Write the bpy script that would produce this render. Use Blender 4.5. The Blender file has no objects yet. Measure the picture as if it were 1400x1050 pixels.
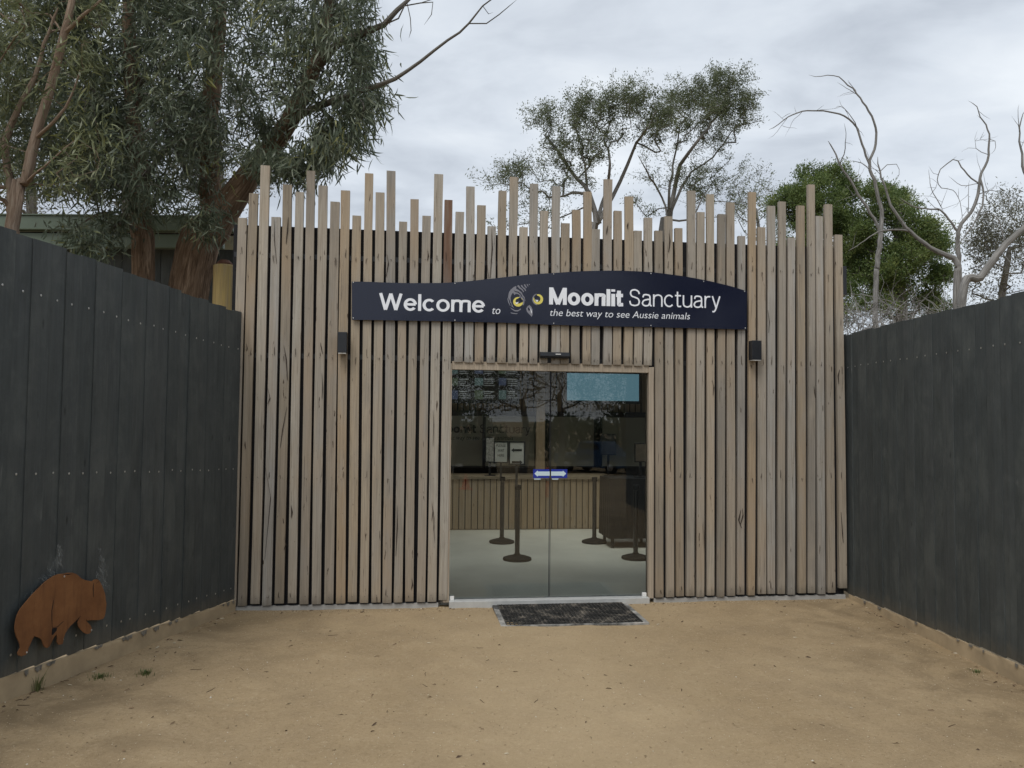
import bpy, bmesh, math, random
import numpy as np
from mathutils import Vector, Matrix
random.seed(7); RNG = np.random.default_rng(7)
sc = bpy.context.scene
C = sc.collection
R = math.radians
# ------------------------------------------------------------------ camera
F, PITCH, ROLL, YAW, DW, HC = 1060.0, 0.04405556, 0.00972657, -0.1243221, 7.9442, 1.9
cam_d = bpy.data.cameras.new("camera"); cam = bpy.data.objects.new("camera", cam_d); C.objects.link(cam)
cam_d.sensor_width = 36; cam_d.lens = 36 * F / 1400; cam_d.clip_end = 3000; cam_d.clip_start = 0.05
c_, s_, cp, sp = math.cos(ROLL), math.sin(ROLL), math.cos(PITCH), math.sin(PITCH)
right = Vector((c_, -sp * s_, cp * s_)); up = Vector((-s_, -sp * c_, cp * c_)); fwd = Vector((0, cp, sp))
cam.matrix_world = Matrix.Translation((0, 0, HC)) @ Matrix((right, up, -fwd)).transposed().to_4x4()
sc.camera = cam
# ------------------------------------------------------------------ world, sun, exposure
SUN_EL, SUN_AZ = R(58), R(205)      # azimuth of the sun measured clockwise from +Y
world = bpy.data.worlds.new("World"); sc.world = world; world.use_nodes = True
wn = world.node_tree; wn.nodes.clear()
def wnode(t, **k):
    n = wn.nodes.new(t)
    for a, b in k.items(): setattr(n, a, b)
    return n
w_out = wnode('ShaderNodeOutputWorld'); w_bg = wnode('ShaderNodeBackground'); w_bg.inputs[1].default_value = 0.1
w_sky = wnode('ShaderNodeTexSky', sky_type='NISHITA', sun_disc=False, sun_elevation=SUN_EL, sun_rotation=SUN_AZ)
w_tc = wnode('ShaderNodeTexCoord'); w_sep = wnode('ShaderNodeSeparateXYZ')
wn.links.new(w_tc.outputs['Generated'], w_sep.inputs[0])
w_z = wnode('ShaderNodeMath', operation='ADD'); w_z.inputs[1].default_value = 0.18
w_zz = wnode('ShaderNodeMath', operation='MAXIMUM'); w_zz.inputs[1].default_value = 0.0
wn.links.new(w_sep.outputs[2], w_zz.inputs[0]); wn.links.new(w_zz.outputs[0], w_z.inputs[0])
w_dx = wnode('ShaderNodeMath', operation='DIVIDE'); w_dy = wnode('ShaderNodeMath', operation='DIVIDE')
wn.links.new(w_sep.outputs[0], w_dx.inputs[0]); wn.links.new(w_z.outputs[0], w_dx.inputs[1])
wn.links.new(w_sep.outputs[1], w_dy.inputs[0]); wn.links.new(w_z.outputs[0], w_dy.inputs[1])
w_cmb = wnode('ShaderNodeCombineXYZ')
wn.links.new(w_dx.outputs[0], w_cmb.inputs[0]); wn.links.new(w_dy.outputs[0], w_cmb.inputs[1])
def wnoise(scale, detail, off, rough=0.5, dist=0.0, sy=1.0):
    m = wnode('ShaderNodeMapping'); m.inputs['Location'].default_value = off; m.inputs['Scale'].default_value = (1, sy, 1)
    n = wnode('ShaderNodeTexNoise'); n.inputs['Scale'].default_value = scale; n.inputs['Detail'].default_value = detail
    n.inputs['Roughness'].default_value = rough; n.inputs['Distortion'].default_value = dist
    wn.links.new(w_cmb.outputs[0], m.inputs[0]); wn.links.new(m.outputs[0], n.inputs[0]); return n
n1 = wnoise(1.1, 6, (3.1, 1.2, 0), 0.5, 0.3); n2 = wnoise(3.0, 7, (0.4, 7.7, 0), 0.55, 0.4, 1.5)
w_mix = wnode('ShaderNodeMath', operation='MULTIPLY_ADD'); w_mix.inputs[1].default_value = 0.45
wn.links.new(n2.outputs[0], w_mix.inputs[0]); wn.links.new(n1.outputs[0], w_mix.inputs[2])
w_ramp = wnode('ShaderNodeValToRGB'); cr = w_ramp.color_ramp
cr.elements[0].position = 0.56; cr.elements[0].color = (3.9, 4.25, 4.75, 1)
cr.elements[1].position = 0.88; cr.elements[1].color = (6.3, 6.65, 7.0, 1)
e = cr.elements.new(0.70); e.color = (5.1, 5.5, 6.0, 1)
wn.links.new(w_mix.outputs[0], w_ramp.inputs[0])
w_m = wnode('ShaderNodeMixRGB'); w_m.inputs[0].default_value = 0.93
wn.links.new(w_sky.outputs[0], w_m.inputs[1]); wn.links.new(w_ramp.outputs[0], w_m.inputs[2])
wn.links.new(w_m.outputs[0], w_bg.inputs[0]); wn.links.new(w_bg.outputs[0], w_out.inputs[0])
sun_d = bpy.data.lights.new("sun", 'SUN'); sun_d.energy = 1.5; sun_d.angle = R(28); sun_d.color = (1.0, 0.96, 0.9)
sun = bpy.data.objects.new("sun", sun_d); C.objects.link(sun)
sdir = Vector((math.sin(SUN_AZ) * math.cos(SUN_EL), math.cos(SUN_AZ) * math.cos(SUN_EL), math.sin(SUN_EL)))
sun.rotation_euler = sdir.to_track_quat('Z', 'Y').to_euler()
sc.view_settings.view_transform = 'Standard'; sc.view_settings.look = 'None'
sc.view_settings.gamma = 1; sc.view_settings.exposure = 0.52; sc.view_settings.use_curve_mapping = False
sc.render.engine = 'CYCLES'; sc.cycles.max_bounces = 8; sc.cycles.transparent_max_bounces = 24
sc.cycles.use_denoising = True; sc.cycles.caustics_reflective = False; sc.cycles.caustics_refractive = False

# ------------------------------------------------------------------ measuring helpers (real planes in the place)
CAM = Vector((0, 0, HC))
def ray(px, py):
    x = (px - 700) / F; y = -(py - 525) / F
    return right * x + up * y + fwd
N_ = Vector((math.sin(YAW), math.cos(YAW), 0)); T_ = Vector((math.cos(YAW), -math.sin(YAW), 0))
def on_wall(px, py, v=0.0):               # -> (u, z) in the wall's own frame, v metres behind its face
    r = ray(px, py); P = r * ((DW + v) / r.dot(N_)); return P.dot(T_), P.z + HC
def at_depth(px, py, y):                   # world point seen at px,py and y metres ahead
    r = ray(px, py); return CAM + r * (y / r.y)
def W(u, v, z): return N_ * (DW + v) + T_ * u + Vector((0, 0, z))
def ground_z(x, y):
    w = min(1.15, max(-0.25, (3.1 - x) / 6.1))
    z = 0.045 * min(max(0.0, 7.9 - y), 9.0) * w * 0.95 - 0.018
    if y < -2: z -= 0.045 * (-2 - max(y, -24))
    return z
def on_ground(px, py):
    r = ray(px, py); z = 0.0
    for _ in range(6):
        k = (z - HC) / r.z; P = CAM + r * k; z = ground_z(P.x, P.y)
    return P

# ------------------------------------------------------------------ object helpers
def link(name, mesh, mat, parent=None, loc=None):
    o = bpy.data.objects.new(name, mesh); C.objects.link(o)
    if mat is not None and not mesh.materials:
        for m in (mat if isinstance(mat, (list, tuple)) else [mat]): mesh.materials.append(m)
    if parent is not None: o.parent = parent
    if loc is not None: o.location = loc
    return o
def tag(o, label=None, cat=None, group=None, kind=None):
    if label: o['label'] = label
    if cat: o['category'] = cat
    if group: o['group'] = group
    if kind: o['kind'] = kind
    return o
def empty(name, loc=(0, 0, 0), rz=0.0, parent=None):
    o = bpy.data.objects.new(name, None); C.objects.link(o); o.location = loc; o.rotation_euler = (0, 0, rz)
    o.empty_display_size = 0.2
    if parent is not None: o.parent = parent
    return o
def clone(o, parent=None, **kw):
    c = o.copy(); C.objects.link(c)
    if parent is not None: c.parent = parent
    for ch in list(o.children): clone(ch, c)
    return c
class MB:
    def __init__(s): s.v = []; s.f = []; s.mi = []; s.cur = 0
    def add(s, vs, fs):
        b = len(s.v); s.v += [tuple(p) for p in vs]
        for f in fs: s.f.append(tuple(i + b for i in f)); s.mi.append(s.cur)
    def box(s, a, b):
        x0, y0, z0 = a; x1, y1, z1 = b
        s.add([(x0, y0, z0), (x1, y0, z0), (x1, y1, z0), (x0, y1, z0), (x0, y0, z1), (x1, y0, z1), (x1, y1, z1), (x0, y1, z1)],
              [(0, 3, 2, 1), (4, 5, 6, 7), (0, 1, 5, 4), (1, 2, 6, 5), (2, 3, 7, 6), (3, 0, 4, 7)])
        return s
    def tube(s, pts, rad, n=6, caps=True):
        pts = [Vector(p) for p in pts]; m = len(pts)
        if not hasattr(rad, '__len__'): rad = [rad] * m
        b = len(s.v); ref = Vector((0, 0, 1))
        t0 = (pts[1] - pts[0]).normalized()
        if abs(t0.z) > 0.9: ref = Vector((1, 0, 0))
        u = t0.cross(ref).normalized()
        for i, p in enumerate(pts):
            t = (pts[min(i + 1, m - 1)] - pts[max(i - 1, 0)])
            t = t.normalized() if t.length > 1e-9 else t0
            u = (u - t * u.dot(t)); u = u.normalized() if u.length > 1e-6 else t.orthogonal().normalized()
            w = t.cross(u)
            for k in range(n):
                a = 2 * math.pi * k / n
                s.v.append(tuple(p + (u * math.cos(a) + w * math.sin(a)) * rad[i]))
        for i in range(m - 1):
            for k in range(n):
                q = (k + 1) % n
                s.f.append((b + i * n + k, b + i * n + q, b + (i + 1) * n + q, b + (i + 1) * n + k)); s.mi.append(s.cur)
        if caps:
            s.f.append(tuple(b + k for k in reversed(range(n)))); s.mi.append(s.cur)
            s.f.append(tuple(b + (m - 1) * n + k for k in range(n))); s.mi.append(s.cur)
        return s
    def lathe(s, prof, n=20, c=(0, 0, 0)):
        b = len(s.v)
        for (r, z) in prof:
            for k in range(n):
                a = 2 * math.pi * k / n; s.v.append((c[0] + r * math.cos(a), c[1] + r * math.sin(a), c[2] + z))
        for i in range(len(prof) - 1):
            for k in range(n):
                q = (k + 1) % n; s.f.append((b + i * n + k, b + i * n + q, b + (i + 1) * n + q, b + (i + 1) * n + k)); s.mi.append(s.cur)
        s.f.append(tuple(b + k for k in reversed(range(n)))); s.mi.append(s.cur)
        s.f.append(tuple(b + (len(prof) - 1) * n + k for k in range(n))); s.mi.append(s.cur)
        return s
    def prism(s, poly, y0, y1):               # poly of (x,z), extruded in y
        n = len(poly); b = len(s.v)
        area = sum(poly[i][0] * poly[(i + 1) % n][1] - poly[(i + 1) % n][0] * poly[i][1] for i in range(n))
        if area < 0: poly = poly[::-1]
        for (x, z) in poly: s.v.append((x, y0, z))
        for (x, z) in poly: s.v.append((x, y1, z))
        s.f.append(tuple(b + i for i in range(n))); s.f.append(tuple(b + n + i for i in reversed(range(n)))); s.mi += [s.cur] * 2
        for i in range(n):
            j = (i + 1) % n; s.f.append((b + j, b + i, b + n + i, b + n + j)); s.mi.append(s.cur)
        return s
    def mesh(s, name, smooth=False):
        me = bpy.data.meshes.new(name); me.from_pydata(s.v, [], s.f)
        if any(s.mi): me.polygons.foreach_set('material_index', s.mi)
        if smooth: me.polygons.foreach_set('use_smooth', [True] * len(me.polygons))
        me.update(); return me
    def build(s, name, mat, parent=None, loc=None, smooth=False, bevel=0):
        me = s.mesh(name, smooth)
        if bevel:
            bm = bmesh.new(); bm.from_mesh(me)
            bmesh.ops.bevel(bm, geom=bm.edges[:], offset=bevel, segments=2, profile=0.6, affect='EDGES', clamp_overlap=True)
            bm.to_mesh(me); bm.free()
        return link(name, me, mat, parent, loc)

# ------------------------------------------------------------------ material helpers
def newmat(name, rough=0.8, color=(0.5, 0.5, 0.5), metal=0.0, spec=0.5):
    m = bpy.data.materials.new(name); m.use_nodes = True
    b = m.node_tree.nodes['Principled BSDF']
    b.inputs['Base Color'].default_value = (*color, 1); b.inputs['Roughness'].default_value = rough
    b.inputs['Metallic'].default_value = metal; b.inputs['Specular IOR Level'].default_value = spec
    return m, m.node_tree, b
def nd(nt, t, ins=None, **k):
    n = nt.nodes.new(t)
    for a, v in k.items(): setattr(n, a, v)
    for a, v in (ins or {}).items():
        if isinstance(v, bpy.types.NodeSocket): nt.links.new(v, n.inputs[a])
        else: n.inputs[a].default_value = v
    return n
def noise(nt, vec, scale, detail=4, rough=0.55, dist=0.0):
    return nd(nt, 'ShaderNodeTexNoise', {'Vector': vec, 'Scale': scale, 'Detail': detail, 'Roughness': rough, 'Distortion': dist}).outputs[0]
def mapping(nt, vec, scale=(1, 1, 1), loc=(0, 0, 0)):
    return nd(nt, 'ShaderNodeMapping', {'Vector': vec, 'Scale': scale, 'Location': loc}).outputs[0]
def ramp(nt, fac, stops):
    r = nd(nt, 'ShaderNodeValToRGB', {0: fac}); el = r.color_ramp.elements
    while len(el) < len(stops): el.new(0.5)
    for e, (p, c) in zip(el, stops):
        e.position = p; e.color = (*c, 1) if hasattr(c, '__len__') else (c, c, c, 1)
    return r.outputs[0]
def mixc(nt, fac, a, b, mode='MIX'):
    n = nd(nt, 'ShaderNodeMixRGB', blend_type=mode)
    for i, v in enumerate((fac, a, b)):
        if isinstance(v, bpy.types.NodeSocket): nt.links.new(v, n.inputs[i])
        elif i == 0: n.inputs[0].default_value = v
        else: n.inputs[i].default_value = (*v, 1)
    return n.outputs[0]
def bump(nt, b, h, strength=0.3, dist=0.01):
    n = nd(nt, 'ShaderNodeBump', {'Height': h, 'Strength': strength, 'Distance': dist}); nt.links.new(n.outputs[0], b.inputs['Normal'])
def objvec(nt, spread=50.0):
    tc = nd(nt, 'ShaderNodeTexCoord'); oi = nd(nt, 'ShaderNodeObjectInfo')
    sc_ = nd(nt, 'ShaderNodeMath', {0: oi.outputs['Random'], 1: spread}, operation='MULTIPLY')
    cb = nd(nt, 'ShaderNodeCombineXYZ', {0: sc_.outputs[0], 1: 0.0, 2: sc_.outputs[0]})
    ad = nd(nt, 'ShaderNodeVectorMath', {0: tc.outputs['Object'], 1: cb.outputs[0]}, operation='ADD')
    return ad.outputs[0], oi.outputs['Random']

def wood_mat(name, tones, dark=1.0, worn=True):
    m, nt, b = newmat(name, 0.85, spec=0.25)
    v, rnd = objvec(nt)
    g1 = noise(nt, mapping(nt, v, (90, 60, 2.2)), 1.0, 5, 0.6, 0.6)
    g2 = noise(nt, mapping(nt, v, (14, 14, 0.9)), 1.0, 4, 0.6, 0.8)
    base = ramp(nt, rnd, tones)
    col = mixc(nt, ramp(nt, g1, [(0.38, 0.0), (0.7, 0.6)]), base, (0.14 * dark, 0.118 * dark, 0.092 * dark))
    col = mixc(nt, ramp(nt, g2, [(0.42, 0.0), (0.72, 0.5)]), col, (0.38 * dark, 0.325 * dark, 0.26 * dark))
    if worn:
        g3 = noise(nt, mapping(nt, v, (5, 5, 1.3)), 1.0, 5, 0.6, 0.3)
        col = mixc(nt, ramp(nt, g3, [(0.5, 0.0), (0.72, 0.55)]), col, (0.30, 0.28, 0.255))
        g4 = noise(nt, mapping(nt, v, (2, 2, .75), (4, 8, 2)), 1.0, 4, 0.55, 0.4)
        col = mixc(nt, ramp(nt, g4, [(0.48, 0.0), (0.70, 0.42)]), col, (.37, .265, .165))
        col = mixc(nt, ramp(nt, g4, [(0.30, 0.55), (0.44, 0.0)]), col, (.20, .185, .165))
        ck = noise(nt, mapping(nt, v, (60, 30, 1.6), (3, 0, 9)), 1.0, 3, 0.5, 1.5)
        crack = ramp(nt, ck, [(0.685, 0.0), (0.72, 0.9)])
        col = mixc(nt, crack, col, (0.03, 0.02, 0.015))
        kn = nd(nt, 'ShaderNodeTexVoronoi', {'Vector': nd(nt, 'ShaderNodeVectorMath', {0: mapping(nt, v, (16, 9, 2.0)), 1: nd(nt, 'ShaderNodeTexNoise', {'Vector': mapping(nt, v, (20, 20, 6)), 'Scale': 1.0, 'Detail': 3.0}).outputs['Color']}, operation='ADD').outputs[0], 'Scale': 1.0}).outputs['Distance']
        col = mixc(nt, ramp(nt, kn, [(0.06, 0.9), (0.11, 0.0)]), col, (0.05, 0.032, 0.02))
        oz = nd(nt, 'ShaderNodeSeparateXYZ', {0: nd(nt, 'ShaderNodeTexCoord').outputs['Object']}).outputs[2]
        splash = nd(nt, 'ShaderNodeMath', {0: nd(nt, 'ShaderNodeMath', {0: oz, 1: -7.0}, operation='MULTIPLY').outputs[0], 1: nd(nt, 'ShaderNodeMath', {0: g2, 1: 1.6}, operation='MULTIPLY').outputs[0]}, operation='ADD').outputs[0]
        col = mixc(nt, ramp(nt, splash, [(0.15, 0.0), (0.9, 0.6)]), col, (0.10, 0.085, 0.065))
        fn = noise(nt, v, 40.0, 3, 0.7)
        col = mixc(nt, ramp(nt, fn, [(0.66, 0.0), (0.74, 0.5)]), col, (0.08, 0.06, 0.045))
        h = mixc(nt, 1.0, mixc(nt, 0.5, g1, crack, 'SUBTRACT'), g2, 'ADD')
    else: h = g1
    nt.links.new(col, b.inputs['Base Color']); bump(nt, b, h, 0.5, 0.004)
    return m
M = {}
M['slat'] = wood_mat('weathered_hardwood', [(0.0, (.25, .22, .18)), (0.1, (.40, .365, .31)), (0.2, (.34, .275, .195)), (0.32, (.20, .18, .15)), (0.45, (.44, .405, .345)), (0.56, (.36, .28, .185)), (0.68, (.275, .26, .235)), (0.8, (.42, .36, .28)), (0.9, (.23, .20, .165)), (1.0, (.37, .32, .255))])
M['slat_grey'] = wood_mat('greyed_hardwood', [(0.0, (.30, .285, .26)), (1.0, (.38, .365, .335))])
M['slat_red'] = wood_mat('red_hardwood', [(0.0, (.155, .08, .05)), (1.0, (.155, .08, .05))])
M['slat_orange'] = wood_mat('orange_hardwood', [(0.0, (.37, .285, .19)), (1.0, (.37, .285, .19))])
M['trim'] = wood_mat('smooth_timber_trim', [(0.0, (.40, .33, .25)), (1.0, (.42, .35, .27))], worn=False)
M['inner_slat'] = wood_mat('interior_timber', [(0.0, (.30, .225, .145)), (1.0, (.34, .25, .165))])
def plain(name, color, rough=0.6, metal=0.0, var=0.25, scale=12, spec=0.5, bmp=0.0):
    m, nt, b = newmat(name, rough, color, metal, spec)
    v, rnd = objvec(nt)
    n_ = noise(nt, v, scale, 5, 0.6)
    lo = tuple(c * (1 - var) for c in color); hi = tuple(min(1, c * (1 + var)) for c in color)
    nt.links.new(ramp(nt, n_, [(0.3, lo), (0.7, hi)]), b.inputs['Base Color'])
    if bmp: bump(nt, b, noise(nt, v, scale * 6, 4), bmp, 0.003)
    return m
M['black'] = plain('matt_black', (.009, .009, .011), 0.7, spec=0.25)
M['black_gloss'] = plain('black_powder_coat', (.012, .013, .016), 0.32)
M['steel'] = plain('galvanised_steel', (.55, .55, .53), 0.4, 0.8, scale=60)
M['alu'] = plain('pale_aluminium', (.55, .56, .55), 0.45, 0.3, var=0.1)
M['white'] = plain('white_plastic', (.75, .75, .73), 0.4, var=0.05)
M['plinth'] = plain('rendered_concrete', (.40, .31, .195), 0.9, var=0.22, scale=3.5, bmp=0.5)
M['footing'] = plain('grey_footing', (.36, .355, .34), 0.9, var=0.2, scale=9, bmp=0.4)
M['green'] = plain('green_roof_metal', (.115, .155, .115), 0.5, var=0.15, scale=2)
M['post'] = wood_mat('treated_pine', [(0.0, (.42, .31, .12)), (1.0, (.42, .31, .12))], worn=False)
M['rustcap'] = plain('rusty_cap', (.12, .05, .03), 0.8)
# dark painted palings
def paling_mat():
    m, nt, b = newmat('dark_painted_paling', 0.62, spec=0.35)
    v, rnd = objvec(nt)
    g = noise(nt, mapping(nt, v, (40, 40, 1.6)), 1.0, 5, 0.62, 0.7)
    big = noise(nt, mapping(nt, v, (6, 6, 1.5)), 1.0, 4, 0.6)
    base = ramp(nt, rnd, [(0.0, (.051, .060, .062)), (0.5, (.056, .065, .067)), (1.0, (.062, .070, .072))])
    col = mixc(nt, ramp(nt, g, [(0.35, 0.0), (0.75, 0.45)]), base, (.036, .041, .039))
    col = mixc(nt, ramp(nt, big, [(0.5, 0.0), (0.8, 0.55)]), col, (.086, .094, .088))
    kn = nd(nt, 'ShaderNodeTexVoronoi', {'Vector': mapping(nt, v, (7, 7, 2.2)), 'Scale': 1.0, 'Randomness': 1.0}).outputs['Distance']
    kk = ramp(nt, kn, [(0.025, 0.8), (0.09, 0.0)])
    col = mixc(nt, kk, col, (.010, .012, .012))
    sv = noise(nt, mapping(nt, v, (13, 13, 2.2), (7, 3, 1)), 1.0, 6, 0.65, 0.5)
    col = mixc(nt, ramp(nt, sv, [(0.655, 0.0), (0.76, 0.55)]), col, (.21, .22, .21))
    tcw = nd(nt, 'ShaderNodeTexCoord').outputs['Object']; oz = nd(nt, 'ShaderNodeSeparateXYZ', {0: tcw}).outputs[2]
    bl2 = noise(nt, mapping(nt, v, (3, 3, 2.0), (1, 5, 3)), 1.0, 7, 0.72, 0.3)
    col = mixc(nt, ramp(nt, bl2, [(0.48, 0.0), (0.66, 0.55)]), col, (.105, .115, .110))
    col = mixc(nt, ramp(nt, bl2, [(0.32, 0.6), (0.44, 0.0)]), col, (.030, .036, .036))
    fine = noise(nt, v, 70, 3, 0.7); col = mixc(nt, ramp(nt, fine, [(0.62, 0.0), (0.75, 0.3)]), col, (.15, .155, .15))
    spl = nd(nt, 'ShaderNodeMath', {0: nd(nt, 'ShaderNodeMath', {0: oz, 1: -3.2}, operation='MULTIPLY').outputs[0], 1: bl2}, operation='ADD').outputs[0]
    col = mixc(nt, ramp(nt, spl, [(0.1, 0.0), (0.65, 0.42)]), col, (.16, .13, .085))
    nt.links.new(col, b.inputs['Base Color'])
    nt.links.new(ramp(nt, g, [(0.3, 0.5), (0.7, 0.75)]), b.inputs['Roughness'])
    bump(nt, b, mixc(nt, 0.6, g, kk, 'SUBTRACT'), 0.45, 0.006)
    return m
M['paling'] = paling_mat()
# ground
def ground_mat():
    m, nt, b = newmat('compacted_granitic_sand', 0.95, spec=0.15)
    tc = nd(nt, 'ShaderNodeTexCoord').outputs['Object']
    a = noise(nt, tc, 0.55, 5, 0.6, 0.4); c = noise(nt, tc, 2.6, 6, 0.65); d = noise(nt, tc, 45, 5, 0.75); e = noise(nt, tc, 160, 3, 0.7)
    col = ramp(nt, a, [(0.28, (.283, .210, .120)), (0.5, (.335, .252, .150)), (0.72, (.385, .295, .180))])
    col = mixc(nt, ramp(nt, c, [(0.45, 0.0), (0.75, 0.6)]), col, (.245, .185, .115))
    col = mixc(nt, ramp(nt, c, [(0.25, 0.5), (0.42, 0.0)]), col, (.39, .31, .20))
    col = mixc(nt, ramp(nt, d, [(0.33, 0.6), (0.47, 0.0)]), col, (.22, .16, .09))
    col = mixc(nt, ramp(nt, d, [(0.58, 0.0), (0.72, 0.8)]), col, (.52, .43, .30))
    col = mixc(nt, ramp(nt, e, [(0.3, 0.6), (0.48, 0.0)]), col, (.17, .12, .075))
    # foot-worn paler way to the door and damper ground along the wall and fences
    sx = nd(nt, 'ShaderNodeSeparateXYZ', {0: tc}); wob = noise(nt, tc, 0.8, 3)
    px_ = nd(nt, 'ShaderNodeMath', {0: nd(nt, 'ShaderNodeMath', {0: sx.outputs[0], 1: -0.4}, operation='ADD').outputs[0]}, operation='ABSOLUTE').outputs[0]
    pw = nd(nt, 'ShaderNodeMath', {0: px_, 1: wob}, operation='ADD').outputs[0]
    col = mixc(nt, ramp(nt, nd(nt, 'ShaderNodeMath', {0: pw, 1: 0.4}, operation='MULTIPLY').outputs[0], [(0.25, 0.38), (0.75, 0.0)]), col, (.43, .335, .21))
    dmp = noise(nt, tc, 1.7, 6, 0.7, 0.6)
    edge = nd(nt, 'ShaderNodeMath', {0: ramp(nt, nd(nt, 'ShaderNodeMath', {0: pw, 1: 0.25}, operation='MULTIPLY').outputs[0], [(0.45, 0.0), (0.9, 1.0)]), 1: ramp(nt, dmp, [(0.42, 0.0), (0.62, 0.7)])}, operation='MULTIPLY').outputs[0]
    col = mixc(nt, edge, col, (.17, .125, .075))
    f_ = noise(nt, tc, 14, 5, 0.7)
    col = mixc(nt, ramp(nt, f_, [(0.30, 0.4), (0.42, 0.0)]), col, (.22, .16, .09))
    col = mixc(nt, ramp(nt, f_, [(0.58, 0.0), (0.75, 0.4)]), col, (.44, .355, .235))
    nt.links.new(col, b.inputs['Base Color'])
    h = mixc(nt, 0.5, d, e, 'ADD'); h = mixc(nt, 0.5, h, c, 'ADD'); bump(nt, b, h, 0.55, 0.012)
    return m
M['ground'] = ground_mat()
M['floor'] = plain('polished_concrete', (.66, .65, .59), 0.42, var=0.12, scale=1.2)
# glass
def glass_mat(tint=(.94, .955, .935)):
    m = bpy.data.materials.new('clear_glass'); m.use_nodes = True; nt = m.node_tree; nt.nodes.clear()
    o = nd(nt, 'ShaderNodeOutputMaterial'); t = nd(nt, 'ShaderNodeBsdfTransparent', {'Color': (*tint, 1)})
    g = nd(nt, 'ShaderNodeBsdfGlossy', {'Roughness': 0.005, 'Color': (1, 1, 1, 1)}); fr = nd(nt, 'ShaderNodeFresnel', {'IOR': 1.5})
    mx = nd(nt, 'ShaderNodeMixShader', {0: fr.outputs[0], 1: t.outputs[0], 2: g.outputs[0]}); nt.links.new(mx.outputs[0], o.inputs[0]); return m
M['glass'] = glass_mat()
def emit(name, color, s=1.0, mixd=None):
    m = bpy.data.materials.new(name); m.use_nodes = True; nt = m.node_tree; b = nt.nodes['Principled BSDF']
    b.inputs['Base Color'].default_value = (.01, .01, .01, 1); b.inputs['Roughness'].default_value = 0.3
    b.inputs['Emission Color'].default_value = (*color, 1); b.inputs['Emission Strength'].default_value = s; return m
# bark and leaves read attributes stored on the tree meshes
def bark_mat(name, c0, c1, c2, bs=0.9, grey_twigs=False):
    m, nt, b = newmat(name, 0.95, spec=0.15)
    at = nd(nt, 'ShaderNodeAttribute', attribute_name='bark').outputs['Vector']
    g = noise(nt, mapping(nt, at, (38, 38, 3.2)), 1.0, 6, 0.65, 1.2); k = noise(nt, mapping(nt, at, (6, 6, 1.4)), 1.0, 5, 0.6, 0.6)
    col = ramp(nt, g, [(0.33, c0), (0.5, c1), (0.68, c2)])
    col = mixc(nt, ramp(nt, k, [(0.4, 0.0), (0.7, 0.6)]), col, c1)
    if not grey_twigs: nt.links.new(col, b.inputs['Base Color']); bump(nt, b, g, bs, 0.03); return m
    th = nd(nt, 'ShaderNodeAttribute', attribute_name='girth').outputs['Fac']
    col = mixc(nt, ramp(nt, th, [(0.03, 1.0), (0.075, 0.0)]), col, mixc(nt, k, (.10, .095, .085), (.24, .225, .20)))
    nt.links.new(col, b.inputs['Base Color']); bump(nt, b, g, bs, 0.03); return m
M['bark_stringy'] = bark_mat('stringy_bark', (.045, .030, .022), (.20, .135, .09), (.38, .28, .20), 0.9, True)
M['bark_pinkish'] = bark_mat('peeling_pink_bark', (.11, .075, .055), (.27, .20, .15), (.37, .31, .25), 0.6)
M['bark_grey'] = bark_mat('grey_bark', (.085, .078, .07), (.17, .16, .147), (.28, .27, .255), 0.5)
M['bark_dead'] = bark_mat('bleached_dead_wood', (.10, .097, .092), (.20, .193, .182), (.31, .30, .285), 0.4)
def leaf_mat(name, stops, trans=0.25, rough=0.5):
    m, nt, b = newmat(name, rough, spec=0.3)
    at = nd(nt, 'ShaderNodeAttribute', attribute_name='tint').outputs['Fac']
    col = ramp(nt, at, stops); nt.links.new(col, b.inputs['Base Color'])
    tr = nd(nt, 'ShaderNodeBsdfTranslucent', {'Color': col}); out = nt.nodes['Material Output']
    mx = nd(nt, 'ShaderNodeMixShader', {0: trans, 1: b.outputs[0], 2: tr.outputs[0]}); nt.links.new(mx.outputs[0], out.inputs[0]); return m
M['leaf_gum'] = leaf_mat('blue_green_gum_leaf', [(0.0, (.065, .085, .055)), (0.45, (.125, .155, .105)), (0.8, (.23, .255, .185)), (0.93, (.28, .30, .10)), (1.0, (.28, .27, .12))], .38, .38)
M['leaf_gum_olive'] = leaf_mat('olive_gum_leaf_near', [(0.0, (.075, .090, .045)), (0.45, (.15, .17, .085)), (0.8, (.25, .27, .15)), (1.0, (.30, .31, .10))], .38, .4)
M['leaf_gum_far'] = leaf_mat('olive_gum_leaf', [(0.0, (.065, .082, .045)), (0.6, (.13, .155, .08)), (1.0, (.20, .22, .125))], .4)
M['leaf_bright'] = leaf_mat('bright_green_leaf', [(0.0, (.05, .085, .027)), (0.5, (.115, .165, .05)), (1.0, (.25, .29, .095))], 0.38)
M['leaf_grey'] = leaf_mat('grey_olive_leaf', [(0.0, (.09, .095, .065)), (0.6, (.14, .14, .10)), (1.0, (.20, .195, .145))])

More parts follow.
